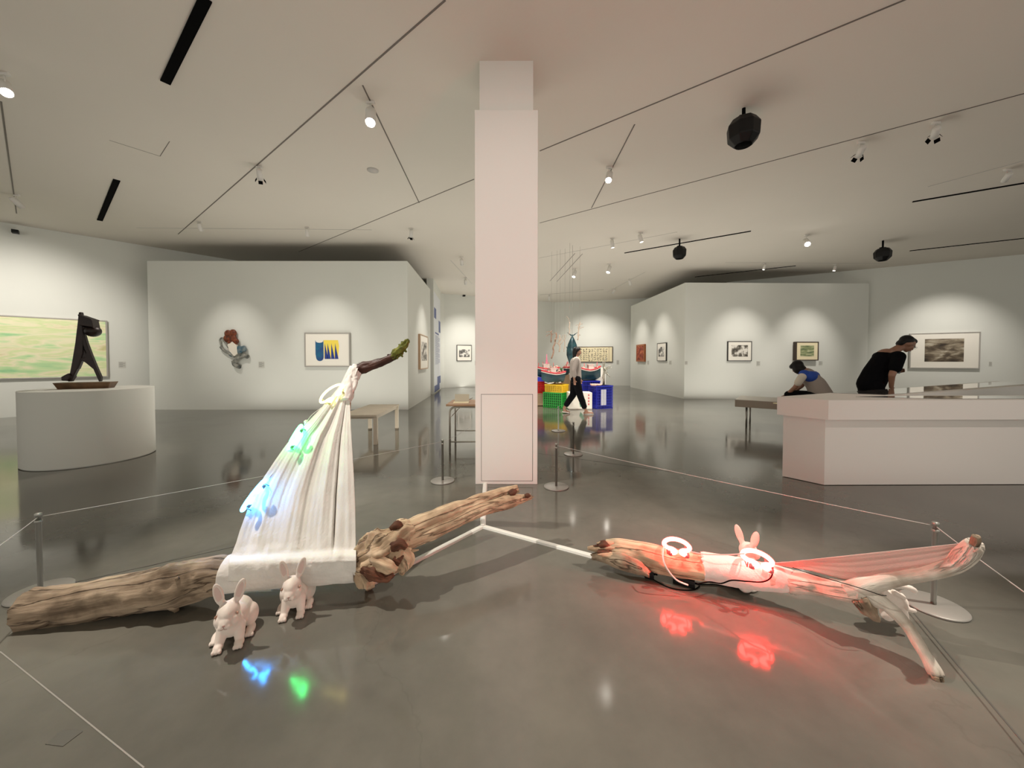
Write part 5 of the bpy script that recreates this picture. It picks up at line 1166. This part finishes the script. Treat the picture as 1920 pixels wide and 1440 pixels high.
# ---- crouching visitor on the grey bench
cy = 6.35; cx = XI(1524, cy); bzz = bz
t = thing('person', 'black haired person with a blue yoked grey top leaning forward on the grey bench', 'person', (cx, cy, bzz+.012), math.radians(-52))
m = MB(); cap = m.capsule   # facing -x, seat at z=0
cap(V((.12, 0, .11)), V((.04, 0, .33)), .13, .125); cap(V((.04, 0, .33)), V((-.08, 0, .50)), .125, .11); cap(V((-.09, -.13, .50)), V((-.09, .13, .50)), .06, .06); cap(V((-.1, 0, .53)), V((-.17, 0, .59)), .05, .048)
for s in (-1, 1): cap(V((.10, s*.09, .09)), V((-.30, s*.13, .12)), .085, .06); cap(V((-.30, s*.13, .12)), V((-.02, s*.17, .045)), .055, .036); cap(V((-.04, s*.17, .04)), V((.04, s*.19, .035)), .034, .03)
for s in (-1, 1):
    el = V((-.20, s*.19, .27)); wr_ = V((-.36, s*.13, .10)); cap(V((-.09, s*.18, .48)), el, .045, .036); cap(el, wr_, .035, .025); hand(m, wr_, (-.8, 0, -.35), .9, .6, (0, 1, 0))
T_, R_ = head(m, (-.22, 0, .615), (-.80, 0, -.6), (-.6, 0, .8), s=.93)
m.blob('body', 'skin', .011, t, 3); face_bits(t, T_, R_, .93)
m = MB(); cap = m.capsule; cap(V((.14, 0, .12)), V((.05, 0, .32)), .165, .15); cap(V((.05, 0, .32)), V((-.07, 0, .48)), .15, .125); m.v = [V((v.x, v.y, max(v.z, .004))) for v in m.v]; m.blob('shirt', 'shirtgrey', .013, t, 3)
m = MB(); cap = m.capsule; cap(V((-.09, -.14, .50)), V((-.09, .14, .50)), .078, .078); cap(V((-.01, -.09, .46)), V((-.01, .09, .46)), .10, .10); m.blob('shoulder_yoke', 'bluecloth', .012, t, 3, 'bright blue shoulder yoke')
for s in (-1, 1): m = MB(); m.capsule(V((-.10, s*.19, .46)), V((-.155, s*.2, .35)), .066, .06, 14); m.blob('sleeve', 'shirtwhite', .012, t, 2, 'cream short sleeve')
m = MB(); cap = m.capsule
for s in (-1, 1): cap(V((.10, s*.09, .105)), V((-.30, s*.13, .125)), .098, .075); cap(V((-.30, s*.13, .125)), V((-.04, s*.17, .06)), .068, .052)
m.v = [V((v.x, v.y, max(v.z, .003))) for v in m.v]; m.blob('trousers', 'blackcloth', .013, t, 3)
m = MB(); m.ball(T_(0, -.03, .035), (.093, .095, .092), R_, 18); m.ball(T_(0, .0, -.03), (.096, .075, .10), R_, 18); m.ball(T_(0, -.055, -.07), (.088, .055, .085), R_, 16); m.ball(T_(.05, .02, -.04), (.04, .06, .09), R_, 14); m.ball(T_(-.05, .02, -.04), (.04, .06, .09), R_, 14); m.ball(T_(0, .03, .06), (.075, .07, .05), R_, 14); m.ball(T_(.03, -.05, -.12), (.07, .05, .06), R_, 14); m.blob('hair', 'hair', .01, t, 3)
nb = thing('sketch_pad', 'white pad lying on the grey bench in front of the crouching person', 'pad', (cx-.52, cy-.06, bzz), .2); MB().b2((-.14, -.10, 0), (.14, .10, .012)).build('paper_block', 'cream', nb); MB().bar((-.1, -.02, .016), (.08, .04, .016), .004).build('pencil', 'frame_dark', nb)
# ================================================================ GROUPS OF LOOK-ALIKES
GROUPS = {'track_spotlight': 'spotlights on the ceiling tracks', 'lighting_track': 'lighting tracks on the ceiling', 'ceiling_slot': 'black linear slots in the ceiling',
    'ceiling_speaker': 'black speakers under the ceiling', 'security_camera': 'security cameras on the walls', 'wall_label': 'label cards on the walls', 'framed_picture': 'framed pictures on the walls',
    'neon_ring': 'neon rings on the driftwood', 'barrier_post': 'low barrier posts around the sculptures', 'plastic_crate': 'plastic crates under the boats', 'model_boat': 'model boats',
    'rabbit_figurine': 'white rabbit figurines', 'power_supply': 'black power supplies under the branch', 'hanging_stick': 'sticks hanging over the boats', 'hanging_net': 'sticks hanging over the boats',
    'cable': 'cables and wires of the neon rings', 'foam_box': 'white foam boxes', 'wooden_box': 'boxes under the boats', 'bench': 'benches'}
for o in list(bpy.context.scene.objects):
    if o.parent is None and o.get('label'):
        g = GROUPS.get(o.name.split('.')[0])
        if g: o['group'] = g
